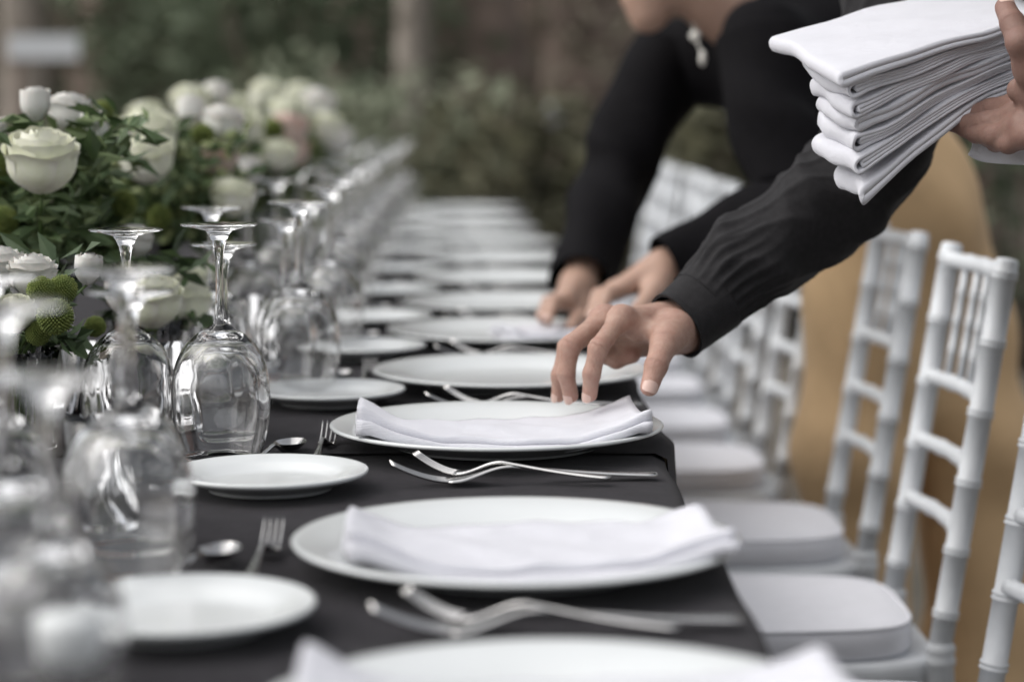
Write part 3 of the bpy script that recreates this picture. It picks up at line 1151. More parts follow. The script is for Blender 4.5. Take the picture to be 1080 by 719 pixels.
# a green pompon: a ball of short overlapping florets
b = MB()
for i in range(420):
    z = 1 - 2 * (i + .5) / 420
    a = i * 2.39996
    q = math.sqrt(max(0, 1 - z * z))
    d = Vector((q * math.cos(a), q * math.sin(a), z))
    s = d.orthogonal().normalized(); t = d.cross(s)
    c = d * 0.0125
    tip = d * (0.0188 + 0.0028 * random.random()) + Vector((0, 0, 0.0015))
    k = 0.0017
    b.add([c + s * k, c + t * k, c - s * k, c - t * k, tip + s * k * .8, tip + t * k * .8, tip - s * k * .8, tip - t * k * .8, tip + d * .0012],
          [(0, 1, 5, 4), (1, 2, 6, 5), (2, 3, 7, 6), (3, 0, 4, 7), (4, 5, 8), (5, 6, 8), (6, 7, 8), (7, 4, 8)])
POM = mesh('pompon', b.V, b.F)
POM.materials.append(MATS['pompon_green'])
# small filler blossom
b = MB()
for k in range(3):
    me = PETALS['lilac_white'][1 + k]
    for q in range(4):
        M = Matrix.Rotation(q * PI / 2 + k, 3, 'Z') @ Matrix.Scale(0.5, 3)
        b.add([M @ v.co for v in me[0].vertices], [tuple(p.vertices) for p in me[0].polygons])
BUD = mesh('blossom', b.V, b.F)
BUD.materials.append(MATS['lilac_white'])


def orient(o, d, spin=0.0):
    o.rotation_euler = (Vector(d).to_track_quat('Z', 'Y').to_matrix() @ Matrix.Rotation(spin, 3, 'Z')).to_euler()


def vase(loc, h, r, lab):
    """clear vase with vertical flutes"""
    V, F = [], []
    n = 72
    prof = [(0.0002, 0), (r * .8, 0), (r * .88, h * .02), (r * .80, h * .3), (r * .86, h * .7), (r * 1.0, h), (r * .95, h), (r * .80, h * .7), (r * .74, h * .3), (r * .7, h * .05), (0.0002, h * .05)]
    for r_, z in prof:
        for k in range(n):
            a = 2 * PI * k / n
            q = r_ * (1 + 0.022 * math.cos(18 * a)) if r_ > .001 else r_
            V.append((q * math.cos(a), q * math.sin(a), z))
    for i in range(len(prof) - 1):
        for k in range(n):
            k2 = (k + 1) % n
            F.append((i * n + k, i * n + k2, (i + 1) * n + k2, (i + 1) * n + k))
    o = link('vase', mesh('vase', V, F), 'glass', None, loc)
    tag(o, lab, 'vase', 'clear fluted vases')


def arrangement(x, y, vh, heads, lab, vlab, seed, spread=0.15, zc=None, petals=False, nleaf=420, lmats=('leaf_dark', 'leaf_mid')):
    """heads: list of (kind, dx, dy, z above table, size)"""
    r = np.random.default_rng(seed)
    base = Vector((x, y, TZ + 0.002))
    vase(base, vh, 0.045, vlab)
    root = empty('flower_arrangement', base)
    st = MB()
    for kind, dx, dy, z, s in heads:
        p = Vector((dx, dy, z - 0.002))
        foot = Vector((dx * .12 + r.uniform(-.012, .012), dy * .12 + r.uniform(-.012, .012), vh * .1))
        neck = Vector((dx * .25, dy * .25, vh))
        out = Vector((dx, dy, 0)) * 1.0 + Vector((0, 0, 0.20))
        out.normalize()
        d = (out * 0.35 + Vector((0, -0.10, 0.9))).normalized() if kind != 'pom' else Vector((dx, dy, .2)).normalized()
        st.tube([foot, neck, (neck + p) / 2 + Vector((dx * .05, dy * .05, .01)), p], 0.0022 if kind == 'rose' else 0.0014, 6)
        spin = r.uniform(0, 6)
        if kind in ('rose', 'lilac', 'blush'):
            mn = {'rose': 'rose_white', 'lilac': 'lilac_white', 'blush': 'blush'}[kind]
            if petals:
                e = bpy.data.objects.new('rose', ROSE_CORE); COL.objects.link(e); e.parent = root
                e.location = p
                orient(e, d, spin)
                e.scale = (s, s, s)
                for k, q, ang, _ in rose_parts():
                    c = link('petal', PETALS[mn][k][q % 2], None, e)
                    c.rotation_euler = (0, 0, ang)
            else:
                e = link('rose', ROSE[mn], None, root, p)
                orient(e, d, spin)
                e.scale = (s, s, s)
        elif kind == 'pom':
            e = link('pompon', POM, None, root, p); e.scale = (s, s, s)
            orient(e, d, spin)
        else:
            e = link('blossom', BUD, None, root, p); e.scale = (s, s, s)
            orient(e, d, spin)
    st.build('stems', 'stem_green', root)
    zc = zc or (max(h[3] for h in heads) - 0.07)
    zlo = vh + 0.01

    def pts(q):
        a = q.uniform(0, 2 * PI); rr = q.uniform(0.1, 1) ** 0.5
        z = zlo + (zc + 0.04 - zlo) * q.uniform(0, 1) ** .8
        k = spread * (0.45 + 0.55 * (z - zlo) / max(0.02, zc + 0.04 - zlo))
        v = Vector((math.cos(a) * rr * k, math.sin(a) * rr * k * 1.25, z))
        for hk, hx, hy, hz, hsz in heads:
            c = Vector((hx, hy, hz + (0.032 * hsz if hk in ('rose', 'lilac', 'blush') else 0)))
            lim = 0.058 * hsz if hk in ('rose', 'lilac', 'blush') else 0.034 * hsz
            if (v - c).length < lim or (hk != 'bud' and v.y < c.y and abs(v.x - c.x) < .03 * hsz and abs(v.z - c.z) < .034 * hsz):
                v.z = max(zlo, hz - 0.05); v.y = abs(v.y)
        return v
    for j, lm in enumerate(lmats):
        V, F = leaf_cloud(nleaf, pts, 0.027 if j else 0.036, seed + j, 2.4)
        o = link('foliage', mesh('foliage', V, F, False), lm, root)
        o['kind'] = 'stuff'
    tag(root, lab, 'flowers', 'flower arrangements down the middle of the table')


b = MB()
b.lathe([(0.001, -0.006), (0.008, -0.004), (0.011, 0.002), (0.009, 0.006), (0.001, 0.007)], 12)
ROSE_CORE = mesh('rose', b.V, b.F)
ROSE_CORE.materials.append(MATS['stem_green'])


def rel(px, py, d, x, y):
    p = at(px, py, d)
    return (p.x - x, p.y - y, p.z - TZ)


def hd(kind, px, py, d, x, y, s=1.0):
    a, b_, c = rel(px, py, d, x, y)
    return (kind, a, b_, c, s)


ax, ay = -0.455, 2.20
arrangement(ax, ay, 0.10, [hd('lilac', 34, 312, 2.20, ax, ay, .60), hd('rose', 16, 350, 2.12, ax, ay, .52), hd('pom', 44, 308, 2.13, ax, ay, 0.68), hd('pom', 66, 306, 2.14, ax, ay, 0.67),
                           hd('pom', 58, 335, 2.10, ax, ay, 0.83), hd('pom', 40, 352, 2.12, ax, ay, 0.59), hd('bud', 92, 300, 2.2, ax, ay, .9), hd('lilac', 2, 305, 2.26, ax, ay, .62), hd('pom', 5, 362, 2.15, ax, ay, 0.67),
                           hd('pom', 100, 345, 2.25, ax, ay, 0.52)],
            'low arrangement of green pompons and white blooms behind the near glasses', 'low fluted vase behind the near glasses', 21, 0.075, 0.15, True, 110)
ax, ay = -0.37, 2.52
arrangement(ax, ay, 0.10, [hd('rose', 160, 345, 2.45, ax, ay, .85), hd('rose', 193, 345, 2.55, ax, ay, .8), hd('lilac', 150, 318, 2.6, ax, ay, .6), hd('bud', 130, 330, 2.45, ax, ay, 1.2), hd('rose', 205, 322, 2.7, ax, ay, .7)],
            'low arrangement of white roses left of the sharp large glass', 'low fluted vase left of the sharp large glass', 22, 0.075, 0.13, True, 110)
ax, ay = -0.47, 2.46
arrangement(ax - .02, ay + .06, 0.16, [hd('rose', 44, 203, 2.40, ax - .02, ay + .06, 1.0), hd('bud', 38, 128, 2.5, ax - .02, ay + .06, 1.1), hd('lilac', 72, 142, 2.62, ax - .02, ay + .06, .7), hd('pom', 108, 118, 2.66, ax - .02, ay + .06, 0.63),
                           hd('bud', 95, 140, 2.55, ax - .02, ay + .06, .8), hd('bud', 104, 150, 2.56, ax - .02, ay + .06, .7), hd('pom', 2, 180, 2.5, ax - .02, ay + .06, 0.84), hd('pom', 3, 235, 2.45, ax - .02, ay + .06, 0.84),
                           hd('bud', 118, 160, 2.6, ax - .02, ay + .06, .8), hd('lilac', -12, 160, 2.5, ax - .02, ay + .06, .6), hd('pom', 130, 215, 2.6, ax - .02, ay + .06, 0.77), hd('lilac', 140, 272, 2.55, ax - .02, ay + .06, .55)],
            'tall arrangement with the large white rose in focus at left', 'tall fluted vase under the large white rose', 23, 0.13, 0.29, True, 560, ('leaf_mid', 'leaf_lime2'))
tall = [(-0.455, 3.12, [('rose', 0.01, -.04, .268, 1.05), ('pom', .08, 0, .30, 1.3), ('rose', -.07, .03, .27, .9), ('lilac', .10, .05, .29, .8), ('rose', .12, -.03, .19, .8), ('pom', .03, -.09, .19, 1.4), ('bud', .05, .1, .31, 1.4), ('pom', -.08, -.05, .22, 1.3), ('blush', .09, .09, .24, .7)],
         'tall arrangement with a blurred white rose, second of the tall ones'),
        (-0.44, 3.82, [('rose', 0.05, -.05, .27, 1.0), ('rose', -.04, .02, .315, .95), ('pom', .10, .02, .30, 1.4), ('lilac', .02, -.1, .22, .9), ('rose', .11, -.05, .23, .85), ('pom', -.09, -.04, .27, 1.4), ('bud', .0, .06, .335, 1.5), ('blush', .12, .05, .27, .9), ('rose', -.11, 0, .29, .9)],
         'blurred arrangement of white and green flowers, third of the tall ones'),
        (-0.44, 4.55, [('rose', 0.07, -.05, .29, 1.05), ('rose', -.05, .0, .30, 1.0), ('pom', .11, .02, .25, 1.5), ('blush', .08, -.08, .22, .9), ('lilac', .12, .05, .31, 1.0), ('rose', .02, .06, .33, 1.0), ('pom', -.10, -.04, .26, 1.5), ('rose', .14, -.02, .27, .9)],
         'blurred arrangement of white and blush flowers, fourth of the tall ones'),
        (-0.44, 5.30, [('rose', 0.07, -.05, .28, 1.05), ('rose', -.05, .0, .31, 1.0), ('pom', .11, .02, .27, 1.5), ('lilac', .12, -.05, .23, 1.0), ('rose', .03, .06, .33, 1.0), ('pom', -.10, -.04, .28, 1.5)],
         'farthest blurred flower arrangement before the row of glasses')]
for i, (x, y, heads, lab) in enumerate(tall):
    rr_ = np.random.default_rng(90 + i)
    heads = [(k, a_, b_, c_, s_ * (.62 if k == 'pom' else .95)) for k, a_, b_, c_, s_ in heads]
    for q in range(3):
        an = rr_.uniform(0, 2 * PI); ra = rr_.uniform(.05, .15)
        heads.append((['rose', 'bud', 'pom', 'lilac', 'bud'][q % 5], math.cos(an) * ra, math.sin(an) * ra - .02, rr_.uniform(.17, .31), rr_.uniform(.7, 1.0) * (1.5 if q % 5 == 1 else 1)))
    heads.append(('rose', .02, -.13, .24, .95))
    arrangement(x, y, 0.15, heads, lab, ['fluted vase under the second tall arrangement', 'fluted vase under the third tall arrangement', 'fluted vase under the fourth tall arrangement', 'fluted vase under the farthest arrangement'][i],
                30 + i, 0.150, 0.275, False, 800, ('leaf_mid', 'leaf_lime'))
# ================================================================== PEOPLE


def hand_sdf(chains, palm, kf=0.005, kp=0.011):
    """chains: fingers as lists of (point, radius); palm: list of (a, b, ra, rb)"""
    def fn(P):
        D = None
        for a, b, ra, rb in palm:
            d = cone_sdf(P, a, b, ra, rb)
            D = d if D is None else smin(D, d, 0.012)
        FG = None
        for ch in chains:
            f = None
            for (a, ra), (b, rb) in zip(ch[:-1], ch[1:]):
                d = cone_sdf(P, a, b, ra, rb)
                f = d if f is None else smin(f, d, kf)
            FG = f if FG is None else smin(FG, f, 0.0022)
        return smin(D, FG, kp)
    return fn


def build_hand(chains, palm, res=0.0017):
    pts = [np.array(p) for c in chains for p, _ in c] + [np.array(q) for a, b, _, _ in palm for q in (a, b)]
    lo = np.min(pts, 0) - 0.035; hi = np.max(pts, 0) + 0.035
    return surface_nets(hand_sdf(chains, palm), lo, hi, res)


def nail(parent, tip, prev, normal, r, name='fingernail', m='nail'):
    """a small domed plate on the back of the last joint"""
    tip, prev = Vector(tip), Vector(prev)
    d = (tip - prev).normalized()
    n_ = Vector(normal); n_ = (n_ - d * n_.dot(d)).normalized()
    s = d.cross(n_)
    V, F = [], []
    nu, nv = 9, 9
    for j in range(nv):
        v = j / (nv - 1)
        for i in range(nu):
            u = 2 * i / (nu - 1) - 1
            wd = math.sqrt(max(0.0, 1 - (2 * v - 1) ** 4 * .8))
            a = u * 0.95 * wd
            along = (-0.45 + 1.30 * v) * r
            drop = 0.16 * r * max(0, v - 0.35) ** 2
            rr = r * 1.035 - drop
            V.append(tip + d * along + n_ * (rr * math.cos(a)) + s * (rr * math.sin(a)))
    for j in range(nv - 1):
        for i in range(nu - 1):
            F.append((j * nu + i, j * nu + i + 1, (j + 1) * nu + i + 1, (j + 1) * nu + i))
    return link(name, mesh(name, V, F), m, parent)


def catmull(pts, n):
    P = [np.array(p, float) for p in pts]
    P = [2 * P[0] - P[1]] + P + [2 * P[-1] - P[-2]]
    out = []
    segs = len(P) - 3
    for i in range(n):
        t = i / (n - 1) * segs
        k = min(int(t), segs - 1); t -= k
        a, b, c, d = P[k:k + 4]
        out.append(0.5 * (2 * b + (c - a) * t + (2 * a - 5 * b + 4 * c - d) * t * t + (3 * b - a - 3 * c + d) * t ** 3))
    return np.array(out)


def sleeve(name, pts, radii, m, parent, disp, n=150, k=96, thick=0.0022, ref=(0, 0, 1), flat=1.0):
    """an open tube along pts with radius profile and displacement disp(theta, t, dist)"""
    C = catmull(pts, n)
    RR = np.interp(np.linspace(0, 1, n), np.linspace(0, 1, len(radii)), radii)
    ln = np.concatenate([[0], np.cumsum(np.linalg.norm(np.diff(C, axis=0), axis=1))])
    T = np.gradient(C, axis=0); T /= np.linalg.norm(T, axis=1)[:, None]
    V, F = [], []
    rf = np.array(ref, float)
    for lay in (0, 1):
        for i in range(n):
            r1 = rf - T[i] * (rf @ T[i]); r1 /= np.linalg.norm(r1)
            r2 = np.cross(T[i], r1)
            for j in range(k):
                a = 2 * PI * j / k
                q = RR[i] + disp(a, i / (n - 1), ln[i]) - lay * thick
                V.append(C[i] + q * (r1 * math.cos(a) * flat + r2 * math.sin(a)))
    for lay in (0, 1):
        o = lay * n * k
        for i in range(n - 1):
            for j in range(k):
                j2 = (j + 1) % k
                f = (o + i * k + j, o + i * k + j2, o + (i + 1) * k + j2, o + (i + 1) * k + j)
                F.append(f if not lay else f[::-1])
    for i in (0, n - 1):
        for j in range(k):
            j2 = (j + 1) % k
            F.append((i * k + j, i * k + j2, n * k + i * k + j2, n * k + i * k + j))
    return link(name, mesh(name, V, F), m, parent)


def body_mesh(name, prims, res, k, m, parent, noise=0.0, freq=18, smooth=2):
    pts = np.array([q for p in prims for q in (p[0], p[1])], float)
    rad = max(max(p[2], p[3]) for p in prims)
    ph = RNG.uniform(0, 6, 6)

    def fn(P):
        D = None
        for p in prims:
            d = cone_sdf(P, p[0], p[1], p[2], p[3], p[4] if len(p) > 4 else None)
            D = d if D is None else smin(D, d, k)
        if noise:
            x, y, z = P[..., 0], P[..., 1], P[..., 2]
            w1 = np.sin(freq * (x * .8 + z * 1.1) + 2.2 * np.sin(freq * .35 * y + ph[0]) + ph[1])
            w2 = np.sin(freq * .6 * (y - z * .7) + 2 * np.sin(freq * .3 * x + ph[2]) + ph[3])
            D = D - noise * (w1 * (0.6 + .4 * w2) + 0.5 * w2)
        return D
    V, F = surface_nets(fn, pts.min(0) - rad - .03, pts.max(0) + rad + .03, res)
    return link(name, sm_mesh(name, V, F, smooth), m, parent)


def v3(p): return np.array(tuple(p), float)


def head_prims(c, f, up, s=1.0):
    """skull, jaw, nose, chin, ears and neck stub; c centre, f facing, up crown"""
    c = v3(c); f = v3(f) / np.linalg.norm(v3(f)); up = v3(up); up -= f * (up @ f); up /= np.linalg.norm(up)
    l = np.cross(up, f)
    g_ = lambda a, b, d: tuple(c + s * (a * f + b * up + d * l))
    return [(g_(-.02, .035, 0), g_(.012, .03, 0), .078 * s, .074 * s), (g_(.02, -.03, 0), g_(.052, -.075, 0), .058 * s, .034 * s),
            (g_(.055, -.078, 0), g_(.066, -.085, 0), .022 * s, .018 * s), (g_(.085, .02, 0), g_(.102, -.018, 0), .008 * s, .013 * s),
            (g_(.078, -.047, .014), g_(.078, -.047, -.014), .009 * s, .009 * s), (g_(.075, .036, .03), g_(.075, .036, -.03), .012 * s, .012 * s),
            (g_(-.005, .01, .078), g_(-.012, -.02, .080), .012 * s, .008 * s), (g_(-.005, .01, -.078), g_(-.012, -.02, -.080), .012 * s, .008 * s)], g_


# ------------------------------------------------------------------ the person laying napkins in the foreground (right arm and left hand in view)
p1 = empty('person', (0.93, 2.35, 0))
p1.location = (0, 0, 0)
W_ = at(722, 342, 2.335)
W2 = at(790, 290, 2.36)
iM, mM, rM, kM = at(655, 336, 2.268), at(637, 337, 2.297), at(634, 345, 2.325), at(640, 356, 2.352)
chR = [
    [(iM, .0106), (at(631, 367, 2.235), .0097), (at(624, 394, 2.238), .0086), (at(622, 416, 2.248), .0078)],
    [(mM, .0116), (at(602, 364, 2.265), .0102), (at(597, 394, 2.270), .0088), (at(602, 417, 2.280), .0080)],
    [(rM, .0110), (at(598, 366, 2.305), .0094), (at(590, 396, 2.305), .0082), (at(589, 417, 2.312), .0074)],
    [(kM, .0098), (at(634, 374, 2.345), .0082), (at(650, 381, 2.342), .0075), (at(668, 376, 2.335), .0068)],
    [(at(712, 346, 2.29), .0185), (at(700, 364, 2.245), .0135), (at(692, 386, 2.222), .0112), (at(685, 408, 2.215), .0094)],
]
pmR = [
    (W_, iM, .0225, .0108), (W_, mM, .0235, .0118), (W_, rM, .0235, .0122), (at(726, 347, 2.35), kM, .0230, .0112),
    (at(714, 350, 2.315), at(672, 352, 2.285), .0175, .0085), (at(716, 356, 2.355), at(660, 366, 2.350), .0165, .0120), (W_, W2, .0255, .031),
    (W_, at(704, 358, 2.262), .020, .0155), (at(704, 356, 2.27), at(668, 344, 2.278), .0095, .0085),
    # knuckle heads
    (at(655, 334, 2.268), at(654, 335, 2.267), .0095, .0090), (at(637, 334, 2.298), at(636, 335, 2.297), .0100, .0095),
]
V1, F1 = build_hand(chR, pmR)
# left hand gripping the stack of napkins
WL = at(1128, 128, 2.10)
chL = [
    [(at(1090, 72, 2.06), .0170), (at(1076, 45, 2.045), .0128), (at(1068, 25, 2.055), .0112), (at(1060, 8, 2.075), .0098)],
    [(at(1078, 110, 2.13), .0125), (at(1045, 116, 2.16), .0108), (at(1015, 124, 2.18), .0092), (at(993, 127, 2.19), .0080)],
    [(at(1078, 122, 2.11), .0125), (at(1042, 130, 2.14), .0110), (at(1015, 131, 2.17), .0094), (at(1000, 130, 2.18), .0082)],
    [(at(1080, 133, 2.09), .0120), (at(1048, 143, 2.12), .0104), (at(1030, 141, 2.15), .0090), (at(1018, 137, 2.17), .0080)],
    [(at(1088, 142, 2.075), .0108), (at(1064, 152, 2.10), .0090), (at(1050, 151, 2.13), .0080), (at(1040, 147, 2.15), .0070)],
]
pmL = [(WL, at(1078, 110, 2.13), .026, .0135), (WL, at(1078, 122, 2.11), .026, .0135), (WL, at(1080, 133, 2.09), .026, .013), (WL, at(1088, 142, 2.075), .025, .012), (WL, at(1090, 72, 2.06), .025, .017),
       (at(1095, 98, 2.08), at(1075, 95, 2.09), .02, .012), (WL, at(1215, 150, 2.12), .027, .034)]
V2, F2 = build_hand(chL, pmL, 0.0022)
SHR, ELR = v3(at(968, -100, 2.46)), v3(at(930, 158, 2.42))
SHL, ELL = np.array((0.72, 2.03, 1.31)), np.array((0.86, 2.06, 1.05))
NK, HIP = np.array((0.60, 2.26, 1.40)), np.array((0.98, 2.30, 0.98))
f1 = np.array((-0.75, -0.05, -0.65)); u1 = np.array((-0.6, 0, 0.8))
HC = NK + np.array((-0.10, 0, 0.17))
hp, g1 = head_prims(HC, f1, u1)
bpr = hp + [(HC + np.array((.03, 0, -.04)), NK, .055, .058), (NK, HIP, .08, .10), (SHR, SHL, .05, .05), (SHR, ELR, .048, .038), (ELR, v3(W2), .038, .030), (SHL, ELL, .048, .038), (ELL, v3(at(1215, 150, 2.12)), .038, .033),
            (HIP + np.array((0, .09, -.02)), (1.0, 2.40, .50), .10, .065), ((1.0, 2.40, .50), (1.02, 2.40, .09), .06, .042), (HIP + np.array((0, -.09, -.02)), (1.02, 2.18, .5), .10, .065), ((1.02, 2.18, .5), (1.06, 2.18, .09), .06, .042)]
pts = np.array([q for p in bpr for q in (p[0], p[1])], float)


def fn1(P):
    D = None
    for p in bpr:
        d = cone_sdf(P, p[0], p[1], p[2], p[3])
        D = d if D is None else smin(D, d, .02)
    return D


V3_, F3_ = surface_nets(fn1, pts.min(0) - .16, pts.max(0) + .16, 0.013)
Vb = np.concatenate([V1, V2, V3_]); Fb = np.concatenate([F1, F2 + len(V1), F3_ + len(V1) + len(V2)])
me = sm_mesh('body', Vb, Fb, 2)
me.materials.append(MATS['skin']); me.materials.append(MATS['skin_darker'])
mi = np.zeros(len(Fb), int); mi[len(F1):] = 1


def skin_attributes(me, chains, nverts):
    """per-vertex distance along the finger to the nearest joint, and flush (redder fingertips and knuckles)"""
    co = np.empty(len(me.vertices) * 3); me.vertices.foreach_get('co', co); co = co.reshape(-1, 3)[:nverts]
    js = np.full(len(me.vertices), 0.05); best = np.full(nverts, 9.0); fl = np.zeros(len(me.vertices))
    for ch in chains:
        for i in range(len(ch) - 1):
            a, b_ = v3(ch[i][0]), v3(ch[i + 1][0])
            ab = b_ - a; L = np.linalg.norm(ab); d = ab / L
            s_ = (co - a) @ d
            h = np.clip(s_, -0.004 if i else 0, L + 0.004)
            dist = np.linalg.norm(co - (a + h[:, None] * d), axis=1)
            upd = dist < np.minimum(best, 0.02)
            s0 = s_ if i > 0 else np.full(nverts, .05)
            s1 = s_ - L if i < len(ch) - 2 else np.full(nverts, .05)
            js[:nverts][upd] = np.where(np.abs(s0) < np.abs(s1), s0, s1)[upd]
            best[upd] = dist[upd]
        for i, (p_, r_) in enumerate(ch):
            w_ = 0.7 if i == len(ch) - 1 else 0.3
            fl[:nverts] = np.maximum(fl[:nverts], w_ * np.exp(-((np.linalg.norm(co - v3(p_), axis=1) / (r_ * 1.7)) ** 2)))
    for nm, arr in (('joint_s', js), ('flush', fl)):
        at_ = me.attributes.new(nm, 'FLOAT', 'POINT'); at_.data.foreach_set('value', arr)


skin_attributes(me, chR + chL, len(V1) + len(V2))
me.polygons.foreach_set('material_index', mi)
body1 = link('body', me, None, p1)
view = (Vector((0, 0, CAM_Z)) - Vector(W_)).normalized()
for ch, nrm in ((chR[0], (-0.75, -0.75, 0.15)), (chR[1], (-0.75, -0.70, 0.15)), (chR[2], (-0.9, -0.45, 0.1)), (chR[4], (0.05, -1.0, 0.25))):
    nail(body1, ch[-1][0], ch[-2][0], nrm, ch[-1][1])
nail(body1, chL[0][-1][0], chL[0][-2][0], (0.25, -0.6, 0.9), chL[0][-1][1])


# shirt: right sleeve with gathered cuff, left sleeve, torso
def ridge(x, p=2.2):
    return (1 - math.sqrt(math.sin(x) ** 2 * .96 + .04)) ** p * 1.5


def disp_arm(a, t, s):
    ga = math.exp(-((s - 0.030) / 0.045) ** 2) if s > 0.03 else 1.0
    d = 0.0040 * ga * (ridge(11 * a + 0.8 * math.sin(s * 50) + .3, 1.4) - .4)                         # gathers above the cuff
    w = 0.25 + 0.75 * math.exp(-((t - .42) / .20) ** 2)
    d += 0.0130 * w * (ridge(s * 24 + 1.1 * math.sin(a + .4) + 0.5 * math.sin(2 * a + 1) + .9) - .35) * (0.55 + 0.45 * math.cos(a - 0.9))
    d += 0.0110 * w * (ridge(s * 33 - 1.5 * math.cos(a + .8) + 2.0) - .35) * (0.5 + 0.5 * math.cos(a + 1.3))
    d += 0.0035 * math.sin(s * 24 - 2.2 * math.cos(a) + 2.0) + 0.0022 * math.sin(3 * a + s * 34)
    d += 0.0030 * (ridge(4 * a - s * 42 + 1.5 * math.sin(a * 2)) - .3)
    return d * min(1, max(0.0, s / 0.03))


cuffC = v3(at(716, 341, 2.325))
sl = sleeve('sleeve', [v3(at(738, 322, 2.335)), v3(at(775, 292, 2.355)), v3(at(830, 246, 2.385)), v3(at(885, 200, 2.41)), ELR + np.array((0.0, 0, .01)), ELR * .62 + SHR * .38, SHR * .9 + ELR * .1],
            [.0395, .046, .054, .060, .064, .070, .078], 'charcoal_shirt', p1, disp_arm, 190, 120, flat=1.0)
sleeve('cuff', [v3(at(712, 343.5, 2.322)), v3(at(722, 336, 2.328)), v3(at(738, 323, 2.336)), v3(at(750, 313, 2.342))], [.0370, .0380, .0400, .0415], 'charcoal_shirt', p1,
       lambda a, t, s: 0.0008 * math.sin(4 * a + 1) + (0.0012 if s < 0.004 else 0) + 0.0012 * math.sin(a - .5), 26, 96, 0.0028)
sleeve('sleeve', [v3(at(1165, 138, 2.11)), v3(at(1215, 150, 2.12)), ELL * .5 + v3(at(1215, 150, 2.12)) * .5, ELL, ELL * .5 + SHL * .5, SHL], [.041, .046, .052, .058, .064, .074], 'charcoal_shirt', p1, disp_arm, 70, 48)
body_mesh('shirt', [(NK - np.array((-.02, 0, .05)), HIP + np.array((-.02, 0, .04)), .135, .155), (SHR, NK - np.array((-.03, 0, .05)), .072, .09), (SHL, NK - np.array((-.03, 0, .05)), .072, .09)], 0.014, .06, 'charcoal_shirt', p1, .004)
body_mesh('trousers', [(HIP + np.array((0, .04, .03)), HIP + np.array((0, -.04, .03)), .135, .135), (HIP + np.array((0, .09, -.02)), (1.0, 2.40, .50), .115, .085), ((1.0, 2.40, .50), (1.02, 2.40, .08), .085, .07),
                       (HIP + np.array((0, -.09, -.02)), (1.02, 2.18, .5), .115, .085), ((1.02, 2.18, .5), (1.06, 2.18, .08), .085, .07)], 0.014, .03, 'dark_trousers', p1, .004)
for yy, xx in ((2.40, 1.02), (2.18, 1.06)):
    body_mesh('shoe', [((xx + .03, yy, .05), (xx - .10, yy, .04), .042, .035), ((xx - .1, yy, .04), (xx - .17, yy, .035), .035, .03)], 0.008, .02, 'hair', p1)
body_mesh('hair', [(g1(-.03, .05, 0), g1(.0, .055, 0), .082, .076), (g1(-.05, .0, 0), g1(-.055, -.02, 0), .065, .05)], 0.008, .02, 'hair', p1)
tag(p1, 'person in charcoal shirt reaching over the focused plate, napkin stack in the other hand', 'person')

# ------------------------------------------------------------------ the person behind, bent over the table in black shirt and tan trousers
p2 = empty('person')
NK2 = v3(at(790, 34, 3.46)); SR2, SL2 = v3(at(697, 62, 3.62)), v3(at(792, 45, 3.26))
HP2 = np.array((0.705, 3.665, 0.985))
ER2, WR2 = v3(at(648, 190, 3.55)), v3(at(610, 300, 3.33))
EL2, WL2 = v3(at(838, 212, 3.16)), v3(at(700, 284, 3.10))
HC2 = v3(at(698, -50, 3.42))
f2 = np.array((-0.90, -0.06, -0.38)); u2 = np.array((-0.42, 0.02, 0.9))
hp2, g2 = head_prims(HC2, f2, u2)
b2 = hp2 + [(HC2 + np.array((.04, 0, -.04)), NK2, .052, .050), (NK2 + np.array((.04, 0, -.03)), HP2, .06, .09), (SR2, NK2 + np.array((.06, 0, -.04)), .03, .03), (SL2, NK2 + np.array((.06, 0, -.04)), .03, .03), (SR2, ER2, .040, .036), (ER2, WR2, .037, .028), (SL2, EL2, .040, .036), (EL2, WL2, .037, .028),
            (HP2, (.66, 3.63, .50), .11, .065), ((.66, 3.63, .50), (.66, 3.63, .09), .06, .042), (HP2, (.845, 3.73, .5), .085, .06), ((.855, 3.73, .5), (.88, 3.73, .09), .06, .042)]
pts = np.array([q for p in b2 for q in (p[0], p[1])], float)


def fn2(P):
    D = None
    for p in b2:
        d = cone_sdf(P, p[0], p[1], p[2], p[3])
        D = d if D is None else smin(D, d, .02)
    return D


Va, Fa = surface_nets(fn2, pts.min(0) - .16, pts.max(0) + .16, 0.011)


def far_hand(Wp, kn, tips, thumb):
    Wp = v3(Wp); ks = [v3(k) for k in kn]
    ch = []
    for k, t in zip(ks, tips):
        t = v3(t); mid = (k + t) / 2 + np.array((-.006, 0, .010))
        ch.append([(k, .0105), (mid, .0092), (t, .0076)])
    th = [v3(q) for q in thumb]
    ch.append([(th[0], .015), (th[1], .0115), (th[2], .009)])
    return ch, [(Wp, k, .024, .0118) for k in ks] + [(Wp, th[0], .022, .015)]


chA, pmA = far_hand(WR2, [at(598, 316, 3.20), at(595, 315, 3.235), at(594, 316, 3.27), at(596, 318, 3.30)], [at(578, 338, 3.13), at(572, 336, 3.16), at(570, 334, 3.21), at(573, 333, 3.26)],
                    [at(612, 322, 3.25), at(610, 335, 3.19), at(603, 343, 3.15)])
chB, pmB = far_hand(WL2, [at(660, 302, 3.04), at(652, 303, 3.065), at(648, 305, 3.09), at(648, 308, 3.115)], [at(632, 334, 2.985), at(626, 334, 3.01), at(622, 333, 3.04), at(624, 332, 3.07)],
                    [at(690, 305, 3.04), at(676, 325, 3.0), at(660, 338, 2.98)])
Vc, Fc = build_hand(chA, pmA, 0.003)
Vd, Fd = build_hand(chB, pmB, 0.003)
me = sm_mesh('body', np.concatenate([Va, Vc, Vd]), np.concatenate([Fa, Fc + len(Va), Fd + len(Va) + len(Vc)]), 2)
body2 = link('body', me, 'skin_face', p2)
